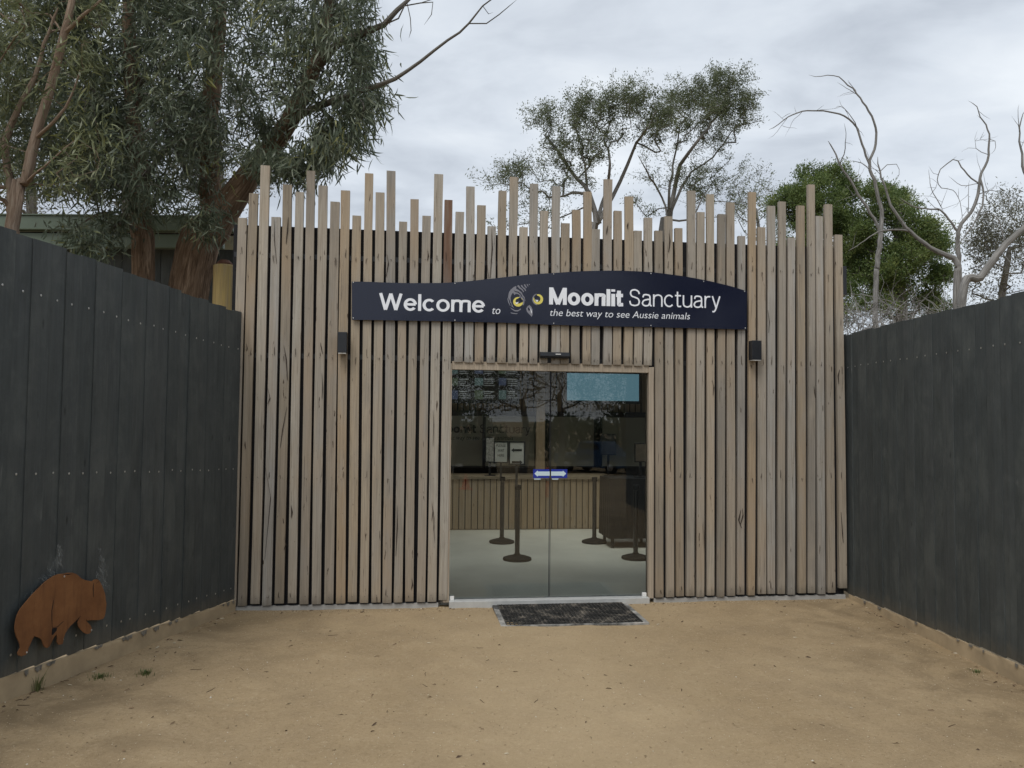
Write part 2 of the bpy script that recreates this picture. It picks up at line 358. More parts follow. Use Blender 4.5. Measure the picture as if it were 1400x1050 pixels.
# ================================================================== GROUND
GRID = {}
def surf_z(x, y):                                # height of the built ground sheet itself
    xs, ys, Z = GRID['x'], GRID['y'], GRID['z']; i = int(np.clip(np.searchsorted(xs, x) - 1, 0, len(xs) - 2)); j = int(np.clip(np.searchsorted(ys, y) - 1, 0, len(ys) - 2))
    a = (x - xs[i]) / (xs[i + 1] - xs[i]); b = (y - ys[j]) / (ys[j + 1] - ys[j])
    return float((Z[j, i] * (1 - a) + Z[j, i + 1] * a) * (1 - b) + (Z[j + 1, i] * (1 - a) + Z[j + 1, i + 1] * a) * b)
def ground():
    def axis(lo, hi, flo, fhi, st):
        a = list(np.arange(flo, fhi + 1e-6, st)); x = flo; s = st
        while x > lo: s *= 1.45; x -= s; a.insert(0, max(x, lo))
        x = fhi; s = st
        while x < hi: s *= 1.45; x += s; a.append(min(x, hi))
        return np.array(a)
    xs = axis(-600, 600, -5.5, 5.5, 0.045); ys = axis(-600, 900, 1.5, 8.6, 0.045)
    X, Y = np.meshgrid(xs, ys); w = np.clip((3.1 - X) / 6.1, -0.25, 1.15)
    Z = 0.045 * np.clip(7.9 - Y, 0, 9.0) * w * 0.95 - 0.018 - np.where(Y < -2, 0.045 * (-2 - np.maximum(Y, -24)), 0)
    def vn(s, seed):
        r = np.random.default_rng(seed); T = r.random((64, 64)); a = X / s; b_ = Y / s
        i = np.floor(a).astype(int); j = np.floor(b_).astype(int); fx = a - i; fy = b_ - j
        fx = fx * fx * (3 - 2 * fx); fy = fy * fy * (3 - 2 * fy); g = lambda p, q: T[p % 64, q % 64]
        return (g(i, j) * (1 - fx) + g(i + 1, j) * fx) * (1 - fy) + (g(i, j + 1) * (1 - fx) + g(i + 1, j + 1) * fx) * fy - 0.5
    near = ((np.abs(X) < 6) & (Y < 8.7) & (Y > 1)).astype(float)
    Z += near * (vn(1.1, 1) * 0.022 + vn(0.33, 2) * 0.010 + vn(0.12, 3) * 0.006)
    me = bpy.data.meshes.new('ground'); ny, nx = X.shape
    vs = np.stack([X.ravel(), Y.ravel(), Z.ravel()], 1); idx = np.arange(nx * ny).reshape(ny, nx)
    q = np.stack([idx[:-1, :-1], idx[:-1, 1:], idx[1:, 1:], idx[1:, :-1]], -1).reshape(-1, 4)
    GRID['x'], GRID['y'], GRID['z'] = xs, ys, Z
    fill(me, vs, q, True); o = link('ground', me, M['ground']); tag(o, kind='structure'); return o
def fill(me, vs, q, smooth=False):
    me.vertices.add(len(vs)); me.vertices.foreach_set('co', np.asarray(vs, np.float32).ravel())
    k = q.shape[1]; me.loops.add(q.size); me.loops.foreach_set('vertex_index', q.astype(np.int32).ravel())
    me.polygons.add(len(q)); me.polygons.foreach_set('loop_start', np.arange(0, q.size, k, dtype=np.int32))
    me.polygons.foreach_set('loop_total', np.full(len(q), k, np.int32))
    if smooth: me.polygons.foreach_set('use_smooth', np.ones(len(q), bool))
    me.update(calc_edges=True)
ground()

# ================================================================== ENTRANCE BUILDING (wall frame: x along, y behind the slat face)
RZ = -YAW
B = empty('entrance_building', N_ * DW, RZ)
tag(B, 'entrance building faced with uneven weathered upright timber slats and a glass door', 'building')
# top edges measured (left x, right x, y) and bottom left edges
def c6(a, b, t): return (300 + a * .2143, 300 + b * .2143, 200 + t * .2143)
def c7(a, b, t): return (600 + a * .2143, 600 + b * .2143, 200 + t * .2143)
def c8(a, b, t): return (900 + a * .2143, 900 + b * .2143, 200 + t * .2143)
TOPS = [c6(118, 175, 455), c6(190, 248, 298), c6(265, 322, 120), c6(332, 387, 449), c6(405, 462, 242), c6(485, 537, 289), c6(557, 611, 154),
        c6(632, 685, 249), c6(712, 762, 351), c6(776, 829, 279), c6(850, 903, 440), c6(929, 983, 171), c6(998, 1049, 292), c6(1068, 1123, 154),
        c6(1148, 1199, 479), c6(1218, 1269, 336), c6(1298, 1348, 442), c6(1372, 1426, 175),
        c7(38, 88, 340), c7(110, 160, 416), c7(178, 228, 254), c7(246, 297, 374), c7(314, 365, 508), c7(384, 435, 282), c7(453, 505, 194),
        c7(520, 569, 514), c7(584, 636, 236), c7(651, 700, 410), c7(728, 778, 252), c7(785, 833, 489), c7(852, 903, 405), c7(925, 975, 287),
        c7(980, 1028, 527), c7(1058, 1108, 208), c7(1118, 1168, 410), c7(1190, 1240, 318), c7(1248, 1300, 537), c7(1312, 1365, 453),
        c8(-20, 27, 537), c8(38, 92, 445), c8(103, 155, 520), c8(180, 238, 281), c8(243, 297, 418), c8(303, 357, 304), c8(370, 430, 430),
        c8(433, 489, 356), c8(498, 556, 570), c8(570, 625, 290), c8(632, 686, 514), c8(691, 747, 378), c8(762, 815, 350), c8(816, 875, 580),
        c8(875, 935, 376), c8(943, 1002, 241), c8(1002, 1052, 443), c8(1052, 1112, 367), c8(1120, 1177, 562)]
BL = [324, 341.6, 358, 375, 392.6, 409, 425.8, 442.4, 458.7, 474.8, 491, 507.5, 522.6, 538, 553.8, 569, 583.7, 599.3]
BR = [895, 909.7, 923.6, 937.4, 951, 965.4, 979, 993, 1006.8, 1021, 1035.5, 1048.4, 1062.7, 1076, 1090.5, 1104, 1117.7, 1131, 1147]
BOT = [(None, 0)] + [(x, 829) for x in BL] + [None] * 19 + [(x, 815) for x in BR]
screws = MB(); streaks = []
def screw(u, z, v=-0.003, r=0.0045):
    n = 6; b = len(screws.v)
    for k in range(n): a = 2 * math.pi * k / n; screws.v.append((u + r * math.cos(a), v, z + r * math.sin(a)))
    screws.v.append((u, v - 0.002, z))
    for k in range(n): screws.f.append((b + (k + 1) % n, b + k, b + n)); screws.mi.append(0)
GREY = {3, 19, 20, 22, 26, 28, 33, 46, 49, 51, 54}
slat_ends = []
for i, (xa, xb, yt) in enumerate(TOPS):
    ua, zt = on_wall(xa, yt); ub, _ = on_wall(xb, yt)
    # on the right the left side face is seen too, so the apparent left edge is pulled in
    wd = 0.087 + random.uniform(-.004, .004) - (.0045 if i > 37 else 0)
    ut = (ub - wd / 2) if i > 38 else (ua + ub) / 2
    if i == 0: ub0 = ut - .012
    elif i < 19: ub0 = on_wall(BOT[i][0], 829)[0] + wd / 2 + .002
    elif i > 37 and BOT[i]: ub0 = on_wall(BOT[i][0], 815)[0] + wd / 2 + .012
    else: ub0 = None
    if BOT[i] is None:
        zb = on_wall(750, 497.5)[1] + random.uniform(-.004, .004); lo = ut + random.uniform(-.004, .004)
    else:
        zb = 0.045 + random.uniform(-.012, .012); lo = ub0
        if i == 56: zb = 0.10
    # lateral wave: built as a slightly bowed board
    nseg = 7; d = 0.040 + random.uniform(-.003, .006); v0 = random.uniform(0, .006)
    th = random.uniform(-.10, .10); ph = random.uniform(0, 6.28); am = random.uniform(.002, .0065) * (.55 if i > 37 else 1)
    vs = []; fs = []
    for k in range(nseg + 1):
        t = k / nseg; z = (zt - zb) * t; x = (lo - ut) * (1 - t) + math.sin(t * 4.2 + ph) * am * (1 if 0 < k < nseg else .5)
        w2 = wd / 2 + random.uniform(-.0012, .0012); tl = th * math.sin(t * 3 + ph)
        vs += [(x - w2, v0 + tl * w2, z), (x + w2, v0 - tl * w2, z), (x + w2, v0 + d, z), (x - w2, v0 + d, z)]
    for k in range(nseg):
        for q in range(4):
            r_ = (q + 1) % 4; fs.append((k * 4 + q, k * 4 + r_, k * 4 + 4 + r_, k * 4 + 4 + q))
    fs += [(3, 2, 1, 0), tuple(nseg * 4 + q for q in range(4))]
    me = bpy.data.meshes.new('slat'); me.from_pydata(vs, [], fs); me.update()
    mat = M['slat_orange'] if i in (9, 47) else M['slat_grey'] if i in GREY else M['slat']
    o = link('slat', me, mat, B, (ut, 0, zb))
    if i == 18:      # this board is two lengths butted behind the sign, the upper one reddish
        me2 = me.copy(); zs = on_wall(612, 412)[1] - zb
        def cut(m_, keep_up):
            bm = bmesh.new(); bm.from_mesh(m_); bmesh.ops.bisect_plane(bm, geom=bm.verts[:] + bm.edges[:] + bm.faces[:], plane_co=(0, 0, zs + (.001 if keep_up else -.001)), plane_no=(0, 0, -1 if keep_up else 1), clear_outer=True)
            bmesh.ops.holes_fill(bm, edges=[e for e in bm.edges if e.is_boundary]); bm.to_mesh(m_); bm.free()
        cut(me, False); cut(me2, True); me2.materials.clear(); o2 = link('slat', me2, M['slat_red'], B, (ut, 0, zb)); o2['label'] = 'reddish brown upper slat above the left door jamb'
    for zr in (3.51, 2.50, 1.285, 0.11):
        if zr > zb + .04:
            t = (zr - zb) / (zt - zb); x = ut + (lo - ut) * (1 - t)
            screw(x + random.uniform(-.012, .012), zr + random.uniform(-.012, .012))
    if i in range(19, 38):
        screw(ut - .02, zb + .045); screw(ut + .022, zb + .05)
    slat_ends.append((lo, ut, zb, zt))
CR = [((388, 472), (391, 490), (393, 520), 3.2), ((392, 556), (386, 590), (383, 612), 1.6), ((366, 530), (369, 545), (366, 552), 2), ((363, 640), (370, 680), (362, 765), 1.0), ((398, 690), (399, 700), (398, 708), 4), ((389, 735), (391, 745), (388, 752), 2), ((438, 468), (439, 475), (441, 484), 3), ((337, 470), (338, 476), (337, 480), 2.2), ((335, 603), (335, 610), (336, 614), 3),
      ((375, 300), (375, 330), (378, 360), 1.6), ((394, 296), (393, 315), (391, 333), 3), ((543, 690), (543, 720), (541, 760), 2.6), ((590, 685), (592, 700), (590, 712), 2), ((563, 790), (564, 800), (562, 806), 3), ((672, 312), (673, 340), (670, 380), 3), ((664, 335), (665, 355), (668, 380), 1.6), ((915, 318), (916, 330), (914, 345), 3.2), ((831, 308), (830, 315), (829, 320), 3), ((859, 304), (858, 309), (858, 313), 3),
      ((1013, 697), (1010, 712), (1014, 722), 3.4), ((1015, 695), (1016, 705), (1012, 718), 2), ((1113, 528), (1114, 538), (1115, 544), 2.6), ((1148, 505), (1146, 515), (1147, 525), 2.4), ((1150, 700), (1152, 730), (1153, 742), 2.2), ((1050, 424), (1052, 440), (1051, 455), 1.6), ((917, 610), (916, 625), (917, 645), 2), ((974, 520), (976, 530), (975, 540), 2), ((529, 347), (531, 360), (528, 378), 2.4), ((584, 340), (586, 350), (584, 356), 2.2), ((440, 510), (441, 530), (440, 545), 1.6), ((592, 560), (593, 580), (592, 610), 1.4)]
ck = MB()
for a_, b_, c_2, w_ in CR:
    P = [on_wall(*q, -.004) for q in (a_, b_, c_2)]; w_ = w_ * .0018
    L_ = [(P[0][0], P[0][1]), (P[1][0] + w_, P[1][1]), (P[2][0] + w_ * .3, P[2][1]), (P[2][0] - w_ * .2, P[2][1]), (P[1][0] - w_, P[1][1] + .01)]
    ck.prism(L_, -.0052, .001)
ck.build('knot_crack', plain('dark_heart_crack', (.03, .018, .012), .9), B)['kind'] = 'stuff'
o = screws.build('screw', plain('weathered_screw', (.16, .14, .12), .6, .4), B); o['kind'] = 'stuff'
ns = MB(); rs = random.Random(12)
for (lo_, ut_, zb_, zt_) in slat_ends:
    for zr in (3.51, 2.50, 1.285, .11):
        if zb_ + .03 < zr < zt_ and rs.random() < (.95 if zr > 1.5 else .45):
            t = (zr - zb_) / (zt_ - zb_); x = ut_ + (lo_ - ut_) * (1 - t) + rs.uniform(-.02, .02); h_ = rs.uniform(.02, .10); w_ = rs.uniform(.0015, .0035); d_ = rs.uniform(-.006, .006); q = rs.choice((1, 1, -1))
            ns.prism([(x, zr), (x + w_, zr + q * h_ * .3), (x + w_ * .5 + d_, zr + q * h_), (x - w_ * .4 + d_, zr + q * h_ * .8), (x - w_, zr + q * h_ * .2)], -.0045, .001)
ns.build('nail_split', plain('split_around_nail', (.055, .038, .026), .9, var=.5), B)['kind'] = 'stuff'
DL, DR = 0.385, 2.455                       # door opening
ZH = 2.395
UL, UR, ZT = -1.83, 4.655, 3.815
bk = MB()
bk.box((UL, .052, .03), (DL - .1, .12, ZT)); bk.box((DR + .03, .052, .03), (UR, .12, ZT)); bk.box((DL - .1, .052, ZH + .13), (DR + .03, .12, ZT))
bk.build('backing_wall', M['black'], B)
ba = MB()
for z in (3.49, 2.48):
    ba.box((UL + .01, .0495, z), (UR - .01, .0515, z + .05))
ba.build('batten', M['black_gloss'], B)
MB().box((UR + .001, .06, 3.30), (UR + .07, .16, 3.62)).build('end_cap', M['black_gloss'], B)
MB().box((UL + .02, .02, -.15), (DL - .12, .14, .026)).build('footing', M['footing'], B)
MB().box((DR + .06, .02, -.15), (UR, .14, .026)).build('footing', M['footing'], B)
# door surround
MB().box((DL - .075, .012, .03), (DL - .012, .115, ZH + .06)).build('door_jamb', M['trim'], B, bevel=.002)
MB().box((DR + .0, .012, .03), (DR + .055, .115, ZH + .06)).build('door_jamb', M['trim'], B, bevel=.002)
MB().box((DL - .012, .02, ZH), (DR, .115, ZH + .085)).build('door_head', M['trim'], B, bevel=.002)
MB().box((DL - .012, -.03, -.12), (DR, .13, .045)).build('door_sill', M['alu'], B, bevel=.003)
for x in (DL + .015, DR - .04):
    MB().box((x - .02, .03, .045), (x + .025, .06, .085)).build('door_guide', M['white'], B, bevel=.004)
UM = on_wall(752, 650, .07)[0]
def glass_door(u0, u1, v):
    g = MB().box((u0, v, .055), (u1, v + .010, ZH)).build('glass_door', M['glass'], B)
    return g
GV = .07
g1 = glass_door(DL - .01, UM - .003, GV); g2 = glass_door(UM + .003, DR, GV)
# aluminium edge strips of the leaves
for (g, x) in ((g1, UM - .0075), (g2, UM + .0035)):
    MB().box((x, GV - .002, .055), (x + .004, GV + .012, ZH)).build('edge_strip', M['black_gloss'], g)
# arrow stickers
M['blue'] = plain('blue_vinyl', (.012, .03, .30), 0.4, var=0.05); M['palevinyl'] = plain('pale_vinyl', (.55, .68, .74), 0.5, var=0.05)
def flat_poly(mb, pts, v0, v1): mb.prism(pts, v0, v1)
def wl(px, py, v=0.0): return on_wall(px, py, v)
def sticker(g, x0, x1, left):
    a = wl(x0, 641.5, GV); b_ = wl(x1, 653.5, GV)
    mb = MB().box((a[0], GV - .0015, b_[1]), (b_[0], GV - .0006, a[1])); mb.build('arrow_sticker', M['blue'], g)
    zc = (a[1] + b_[1]) / 2; h = (a[1] - b_[1]); w = b_[0] - a[0]
    if left: pts = [(a[0] + .012, zc), (a[0] + .012 + .035, zc + h * .36), (a[0] + .05, zc + h * .24), (b_[0], zc + h * .24), (b_[0], zc - h * .24), (a[0] + .05, zc - h * .24), (a[0] + .047, zc - h * .36)]
    else: pts = [(b_[0] - .012, zc), (b_[0] - .047, zc - h * .36), (b_[0] - .05, zc - h * .24), (a[0], zc - h * .24), (a[0], zc + h * .24), (b_[0] - .05, zc + h * .24), (b_[0] - .047, zc + h * .36)]
    MB().prism(pts, GV - .0028, GV - .0018).build('arrow', M['palevinyl'], g)
    MB().box((a[0] + .01, GV - .0015, b_[1] - .016), (a[0] + w * .45, GV - .0006, b_[1] - .006)).build('caption_strip', M['palevinyl'], g)
sticker(g1, 729, 751.5, True); sticker(g2, 753.5, 775.5, False)
# motion sensor over the door
a = wl(738, 481, -.02); b_ = wl(778, 490, -.02)
S = empty('door_sensor', W(0, 0, 0), RZ); tag(S, 'small black motion sensor bar above the glass door', 'sensor')
mb = MB(); pr = [(-.055, a[1] - .005), (-.02, a[1]), (-.001, a[1]), (-.001, b_[1]), (-.035, b_[1] - .004), (-.06, b_[1] + .018)]
n = len(pr); mb.add([(a[0], y, z) for y, z in pr] + [(b_[0], y, z) for y, z in pr],
                    [tuple(range(n)), tuple(reversed(range(n, 2 * n)))] + [(i, n + i, n + (i + 1) % n, (i + 1) % n) for i in range(n)])
mb.build('housing', M['black_gloss'], S, bevel=.003)
MB().box((a[0] + .16, -.0615, a[1] - .028), (a[0] + .215, -.0575, a[1] - .02)).build('indicator', M['white'], S)

# wall lamps (unlit)
def wall_lamp(x0, x1, y0, y1, label):
    a = wl(x0, y0, -.05); b_ = wl(x1, y1, -.05)
    L = empty('wall_lamp', W((a[0] + b_[0]) / 2, 0, b_[1]), RZ); tag(L, label, 'wall lamp', 'black wall lamps')
    w = (b_[0] - a[0]) / 2; h = a[1] - b_[1]
    MB().box((-w, -.11, .008), (w, -.02, h)).build('housing', M['black_gloss'], L, bevel=.004)
    MB().box((-w * .6, -.02, h * .2), (w * .6, -.0005, h * .8)).build('bracket', M['black'], L)
    MB().box((-w * .85, -.105, 0), (w * .85, -.03, .008)).build('diffuser', M['white'], L)
wall_lamp(462.5, 474.5, 454.5, 484, 'black box wall lamp on an orange slat left of the door')
wall_lamp(1025, 1038, 466, 493.5, 'black box wall lamp on slats right of the door under the sign')

# ---------------------------------------------------------------- sign
SG = empty('welcome_sign', W(0, 0, 0), RZ); tag(SG, 'long navy sign with curved top and white lettering hung on slats above the door', 'sign')
SV = -.028
def sg(px, py): return on_wall(px, py, SV)
OUT = [(481, 385), (500, 385.2), (530, 386.3), (555, 387), (580, 387), (604, 386.8), (622, 386), (645, 384), (670, 381.2), (695, 378.3), (720, 375.6), (740, 374.2), (760, 373), (780, 371.6), (800, 370.6), (825, 370), (850, 370), (870, 370.8), (890, 372), (910, 374.3), (930, 377), (950, 380.3), (970, 384.2), (985, 387.8), (1000, 391.5), (1021, 398),
       (1021, 450.5), (957, 449), (890, 447.2), (820, 446), (757, 444.2), (690, 441.3), (622, 439.6), (550, 438.2), (481, 437.2)]
M['navy'] = None
m, nt, b = newmat('navy_sign_face', 0.10, (.006, .008, .024), spec=0.5); M['navy'] = m
MB().prism([sg(*p) for p in OUT], SV, SV + .006).build('panel', m, SG)
M['letter'] = plain('white_print', (.80, .82, .86), 0.4, var=0.03); M['lettergrey'] = plain('grey_print', (.20, .20, .23), 0.5, var=0.05)
M['eye'] = plain('yellow_print', (.72, .62, .13), 0.5, var=0.1)
def text_mesh(body, offset=0.0, shear=0.0, spacing=1.0):
    cu = bpy.data.curves.new('txt', 'FONT'); cu.body = body; cu.size = 1.0; cu.offset = offset; cu.shear = shear; cu.space_character = spacing
    cu.resolution_u = 6
    o = bpy.data.objects.new('txt', cu); C.objects.link(o); dg = bpy.context.evaluated_depsgraph_get()
    me = bpy.data.meshes.new_from_object(o.evaluated_get(dg)); bpy.data.objects.remove(o); bpy.data.curves.remove(cu)
    return me
CAP = 1.0
def smooth_line(pts, n=7):
    out = [Vector(pts[0])]
    for i in range(1, len(pts)):
        p0, p1, p2, p3 = (Vector(pts[k]) for k in (max(i - 2, 0), i - 1, i, min(i + 1, len(pts) - 1)))
        for k in range(1, n + 1):
            t = k / n; out.append(0.5 * ((2 * p1) + (p2 - p0) * t + (2 * p0 - 5 * p1 + 4 * p2 - p3) * t * t + (3 * p1 - p0 - 3 * p2 + p3) * t ** 3))
    return out
def ring(cx, cy, rx, ry, a0, a1, n=22): return [(cx + rx * math.cos(R(a0 + (a1 - a0) * i / n)), cy + ry * math.sin(R(a0 + (a1 - a0) * i / n))) for i in range(n + 1)]
def letter(ch, w):
    """strokes of a plain grotesque letter, cap height 1; returns advance, [(points, smooth?)]"""
    h = w / 2; X = .73
    if ch == 'l': return w, [([(h, 0), (h, 1)], 0)]
    if ch == 'i': return w, [([(h, 0), (h, X)], 0), ([(h, .86), (h, 1)], 0)]
    if ch == 't': return .37 + h * .3, [([(.15, .93), (.15, .2), (.16, .1), (.22, h + .005), (.37, h + .01)], 2), ([(0, X - h * .8), (.36, X - h * .8)], 0)]
    if ch == 'o': return .64, [(ring(.32, X / 2, .32 - h, X / 2 - h + .012, 0, 360, 32), 0)]
    if ch == 'c': return .58, [(ring(.31, X / 2, .31 - h, X / 2 - h + .012, 42, 318, 26), 0)]
    if ch == 'e': return .61, [(ring(.31, X / 2, .31 - h, X / 2 - h + .012, 4, 322, 30), 0), ([(h, X / 2 + .01), (.62 - h * .9, X / 2 + .01)], 0)]
    if ch == 'n': return .57, [([(h, 0), (h, X)], 0), ([(h, .42), (h + .07, .62), (.31, X - h + .01), (.50 - h * .3, .62), (.57 - h, .45), (.57 - h, .22), (.57 - h, 0)], 1)]
    if ch == 'u': return .57, [([(.57 - h, 0), (.57 - h, X)], 0), ([(h, X), (h, .5), (h, .27), (.07 + h * .3, .11), (.26, h - .01), (.5 - h, .11), (.57 - h, .31)], 1)]
    if ch == 'm': return .93, [([(h, 0), (h, X)], 0), ([(h, .42), (h + .06, .62), (.28, X - h + .01), (.42, .64), (.465, .47), (.465, .22), (.465, 0)], 1), ([(.465, .42), (.52, .62), (.70, X - h + .01), (.88 - h * .4, .62), (.93 - h, .45), (.93 - h, .22), (.93 - h, 0)], 1)]
    if ch == 'r': return .35, [([(h, 0), (h, X)], 0), ([(h, .42), (h + .05, .6), (.2, X - h * 1.1), (.35, X - h)], 1)]
    if ch == 'a': return .58, [([(.05 + h * .3, .53), (.12, .67), (.28, X - h + .01), (.44, .65), (.49 - h * .2, .5), (.49 - h * .2, .25), (.50, .08), (.58, h * .8)], 1), ([(.49, .43), (.3, .405), (.12, .34), (h * .9, .2), (.1, .06 + h * .3), (.24, h - .012), (.40, .08), (.49 - h * .2, .26)], 1)]
    if ch == 'y': return .54, [([(h, X), (.27, .02)], 0), ([(.54 - h, X), (.27, .0), (.21, -.13), (.14, -.2), (.04, -.2)], 2)]
    if ch == 'S': return .68, [([(.61, .72), (.54, .88), (.35, 1 - h + .01), (.15, .91), (.08 + h * .3, .74), (.17, .59), (.35, .52), (.53, .44), (.62 - h * .3, .27), (.54, .09), (.34, h - .012), (.12, .09), (.04 + h * .2, .30)], 1)]
    if ch == 'M': return .90, [([(h, 0), (h, 1)], 0), ([(.90 - h, 0), (.90 - h, 1)], 0), ([(h * 1.1, 1 - h * .3), (.45, h * .2)], 0), ([(.90 - h * 1.1, 1 - h * .3), (.45, h * .2)], 0)]
    if ch == 'W': return 1.08, [([(h * .9, 1), (.30, h * .2)], 0), ([(.30, h * .2), (.54, 1 - h * .2)], 0), ([(.54, 1 - h * .2), (.78, h * .2)], 0), ([(.78, h * .2), (1.08 - h * .9, 1)], 0)]
def stroke_word(word, w, gap):
    V = []; Fc = []; x = 0.0; lift = 0
    for ch in word:
        adv, strokes = letter(ch, w)
        for pts, sm in strokes:
            P = [Vector(p) for p in pts] if not sm else (smooth_line(pts) if sm == 1 else [Vector(pts[0])] + smooth_line(pts[1:], 5))
            b = len(V); closed = (P[0] - P[-1]).length < 1e-4
            for i, p in enumerate(P):
                q0 = P[i - 1] if i else (P[-2] if closed else p); q1 = P[i + 1] if i < len(P) - 1 else (P[1] if closed else p)
                t = (q1 - q0).normalized(); n_ = Vector((-t.y, t.x)) * w / 2
                V += [(x + p.x + n_.x, p.y + n_.y, lift), (x + p.x - n_.x, p.y - n_.y, lift)]
            for i in range(len(P) - 1): Fc.append((b + 2 * i, b + 2 * i + 1, b + 2 * i + 3, b + 2 * i + 2))
            lift = .0001 if lift == 0 else (.0002 if lift == .0001 else 0)
        x += adv + gap
    me = bpy.data.meshes.new(word); me.from_pydata(V, [], Fc); me.update(); return me
def place_text(name, body, mat, parent, u0, u1, zbase, ztop, v, ref=None, shear=0.0, offset=0.0, spacing=1.0, slope=0.0, bold=None):
    inter = bold is not None
    me = stroke_word(body, bold, .105 - bold * .28) if inter else text_mesh(body, offset, shear, spacing); co = np.zeros(len(me.vertices) * 3, np.float32); me.vertices.foreach_get('co', co); co = co.reshape(-1, 3)
    x0, x1 = co[:, 0].min(), co[:, 0].max()
    if inter: rc = co[: 1] * 0; rc = np.array([(0, 0, 0), (0, CAP, 0)])
    rm = text_mesh(ref or 'H', offset); rc_ = np.zeros(len(rm.vertices) * 3, np.float32); rm.vertices.foreach_get('co', rc_); rc = rc if inter else rc_.reshape(-1, 3)
    y0, y1 = rc[:, 1].min(), rc[:, 1].max(); bpy.data.meshes.remove(rm)
    X = u0 + (co[:, 0] - x0) / (x1 - x0) * (u1 - u0); Z = zbase + (co[:, 1] - y0) / (y1 - y0) * (ztop - zbase) + slope * (X - u0)
    new = np.stack([X, v - co[:, 2] * (1 if inter else 0), Z], 1).astype(np.float32); me.vertices.foreach_set('co', new.ravel())
    bm = bmesh.new(); bm.from_mesh(me)
    for f in bm.faces:
        if f.normal.y > 0: f.normal_flip()
    ret = bmesh.ops.extrude_face_region(bm, geom=bm.faces[:]); vv = [e for e in ret['geom'] if isinstance(e, bmesh.types.BMVert)]
    bmesh.ops.translate(bm, verts=vv, vec=(0, -.0008, 0)); bmesh.ops.recalc_face_normals(bm, faces=bm.faces[:]); bm.to_mesh(me); bm.free()
    me.materials.clear(); me.polygons.foreach_set('use_smooth', [False] * len(me.polygons)); me.update(); return link(name, me, mat, parent)
def sign_text(name, body, x0, x1, yb, yt, ref, **k):
    a = sg(x0, yb); b_ = sg(x1, yb); c = sg(x0, yt)
    return place_text(name, body, M['letter'], SG, a[0], b_[0], a[1], c[1], SV - .0006, ref, **k)
sign_text('lettering', 'Welcome', 518, 663, 423.6, 400.6, 'W', bold=.145)
sign_text('lettering', 'to', 673, 684, 429.2, 420.8, 't', shear=.22, offset=-.004)
sign_text('lettering', 'Moonlit', 750.7, 852, 416.2, 392.9, 'M', bold=.20)
sign_text('lettering', 'Sanctuary', 860, 985, 418.2, 395.2, 'S', bold=.088)
sign_text('lettering', 'the best way to see Aussie animals', 752, 943.5, 431.6, 422.4, 'h', shear=.20, offset=-.006)
def logo(name, polys, mat, lift):
    for pl in polys: MB().prism([on_wall(680 + x / 15, 370 + y / 15, SV) for x, y in pl], SV - .0006 - lift, SV - .0004 - lift + .0002).build(name, mat, SG)
def ell(cx, cy, rx, ry, n=24, rot=0.0):
    return [(cx + rx * math.cos(a) * math.cos(rot) - ry * math.sin(a) * math.sin(rot), cy + rx * math.cos(a) * math.sin(rot) + ry * math.sin(a) * math.cos(rot)) for a in [2 * math.pi * i / n for i in range(n)]]
def arcband(cx, cy, r0, r1, a0, a1, n=12):
    A = [R(a0 + (a1 - a0) * i / n) for i in range(n + 1)]
    return [(cx + r1 * math.cos(a), cy + r1 * math.sin(a)) for a in A] + [(cx + r0 * math.cos(a), cy + r0 * math.sin(a)) for a in reversed(A)]
logo('owl_emblem', [
    [(390, 318), (345, 330), (275, 385), (235, 450), (222, 530), (222, 560), (245, 590), (268, 660), (290, 690), (292, 740), (330, 752), (358, 778), (320, 730), (305, 700), (275, 630), (268, 560), (285, 500), (315, 455), (335, 470), (352, 505), (372, 478), (420, 478), (455, 505), (470, 540), (490, 535), (470, 490), (420, 450), (365, 440), (330, 400), (370, 420), (440, 435), (490, 480), (510, 530), (545, 560), (568, 635), (572, 610), (555, 540), (520, 500), (500, 445), (440, 400), (385, 370)],
    [(215, 545), (208, 590), (225, 660), (262, 725), (270, 715), (242, 655), (227, 590)],
    [(255, 750), (300, 800), (360, 835), (420, 838), (470, 805), (492, 775), (465, 785), (420, 812), (360, 812), (300, 778)],
    [(265, 852), (310, 865), (370, 872), (425, 876), (390, 892), (330, 887), (285, 877)],
    [(405, 320), (425, 295), (450, 310), (480, 350), (520, 385), (548, 435), (532, 442), (500, 398), (455, 370), (430, 345)],
    [(478, 292), (505, 296), (530, 335), (575, 370), (588, 415), (570, 422), (555, 388), (520, 358), (490, 322)],
    [(540, 290), (568, 278), (582, 308), (604, 350), (588, 358), (562, 325)], [(598, 275), (618, 278), (636, 313), (625, 328)], [(648, 270), (664, 283), (656, 302), (643, 287)],
    [(655, 705), (695, 740), (722, 800), (722, 900), (705, 948), (650, 890), (605, 840), (590, 780), (615, 735)],
    arcband(430, 640, 92, 124, -80, 35), arcband(835, 590, 96, 122, 100, 255)], M['lettergrey'], 0)
logo('owl_eye', [ell(425, 640, 102, 98)], M['eye'], .0006); logo('owl_eye', [ell(838, 588, 100, 104)], M['eye'], .0006)
logo('owl_pupil', [ell(437, 622, 66, 52), [(425, 565), (470, 545), (535, 625), (500, 660)], ell(820, 578, 62, 62), [(625, 762), (650, 755), (672, 800), (650, 828), (627, 800)], [(745, 540), (800, 480), (830, 530), (770, 600)]], m, .0012)
logo('owl_glint', [[(358, 662), (440, 642), (402, 692)], [(768, 598), (842, 604), (815, 648)], [(648, 750), (692, 800), (708, 850), (702, 888), (690, 850), (680, 800)]], M['letter'], .0018)
mb = MB()
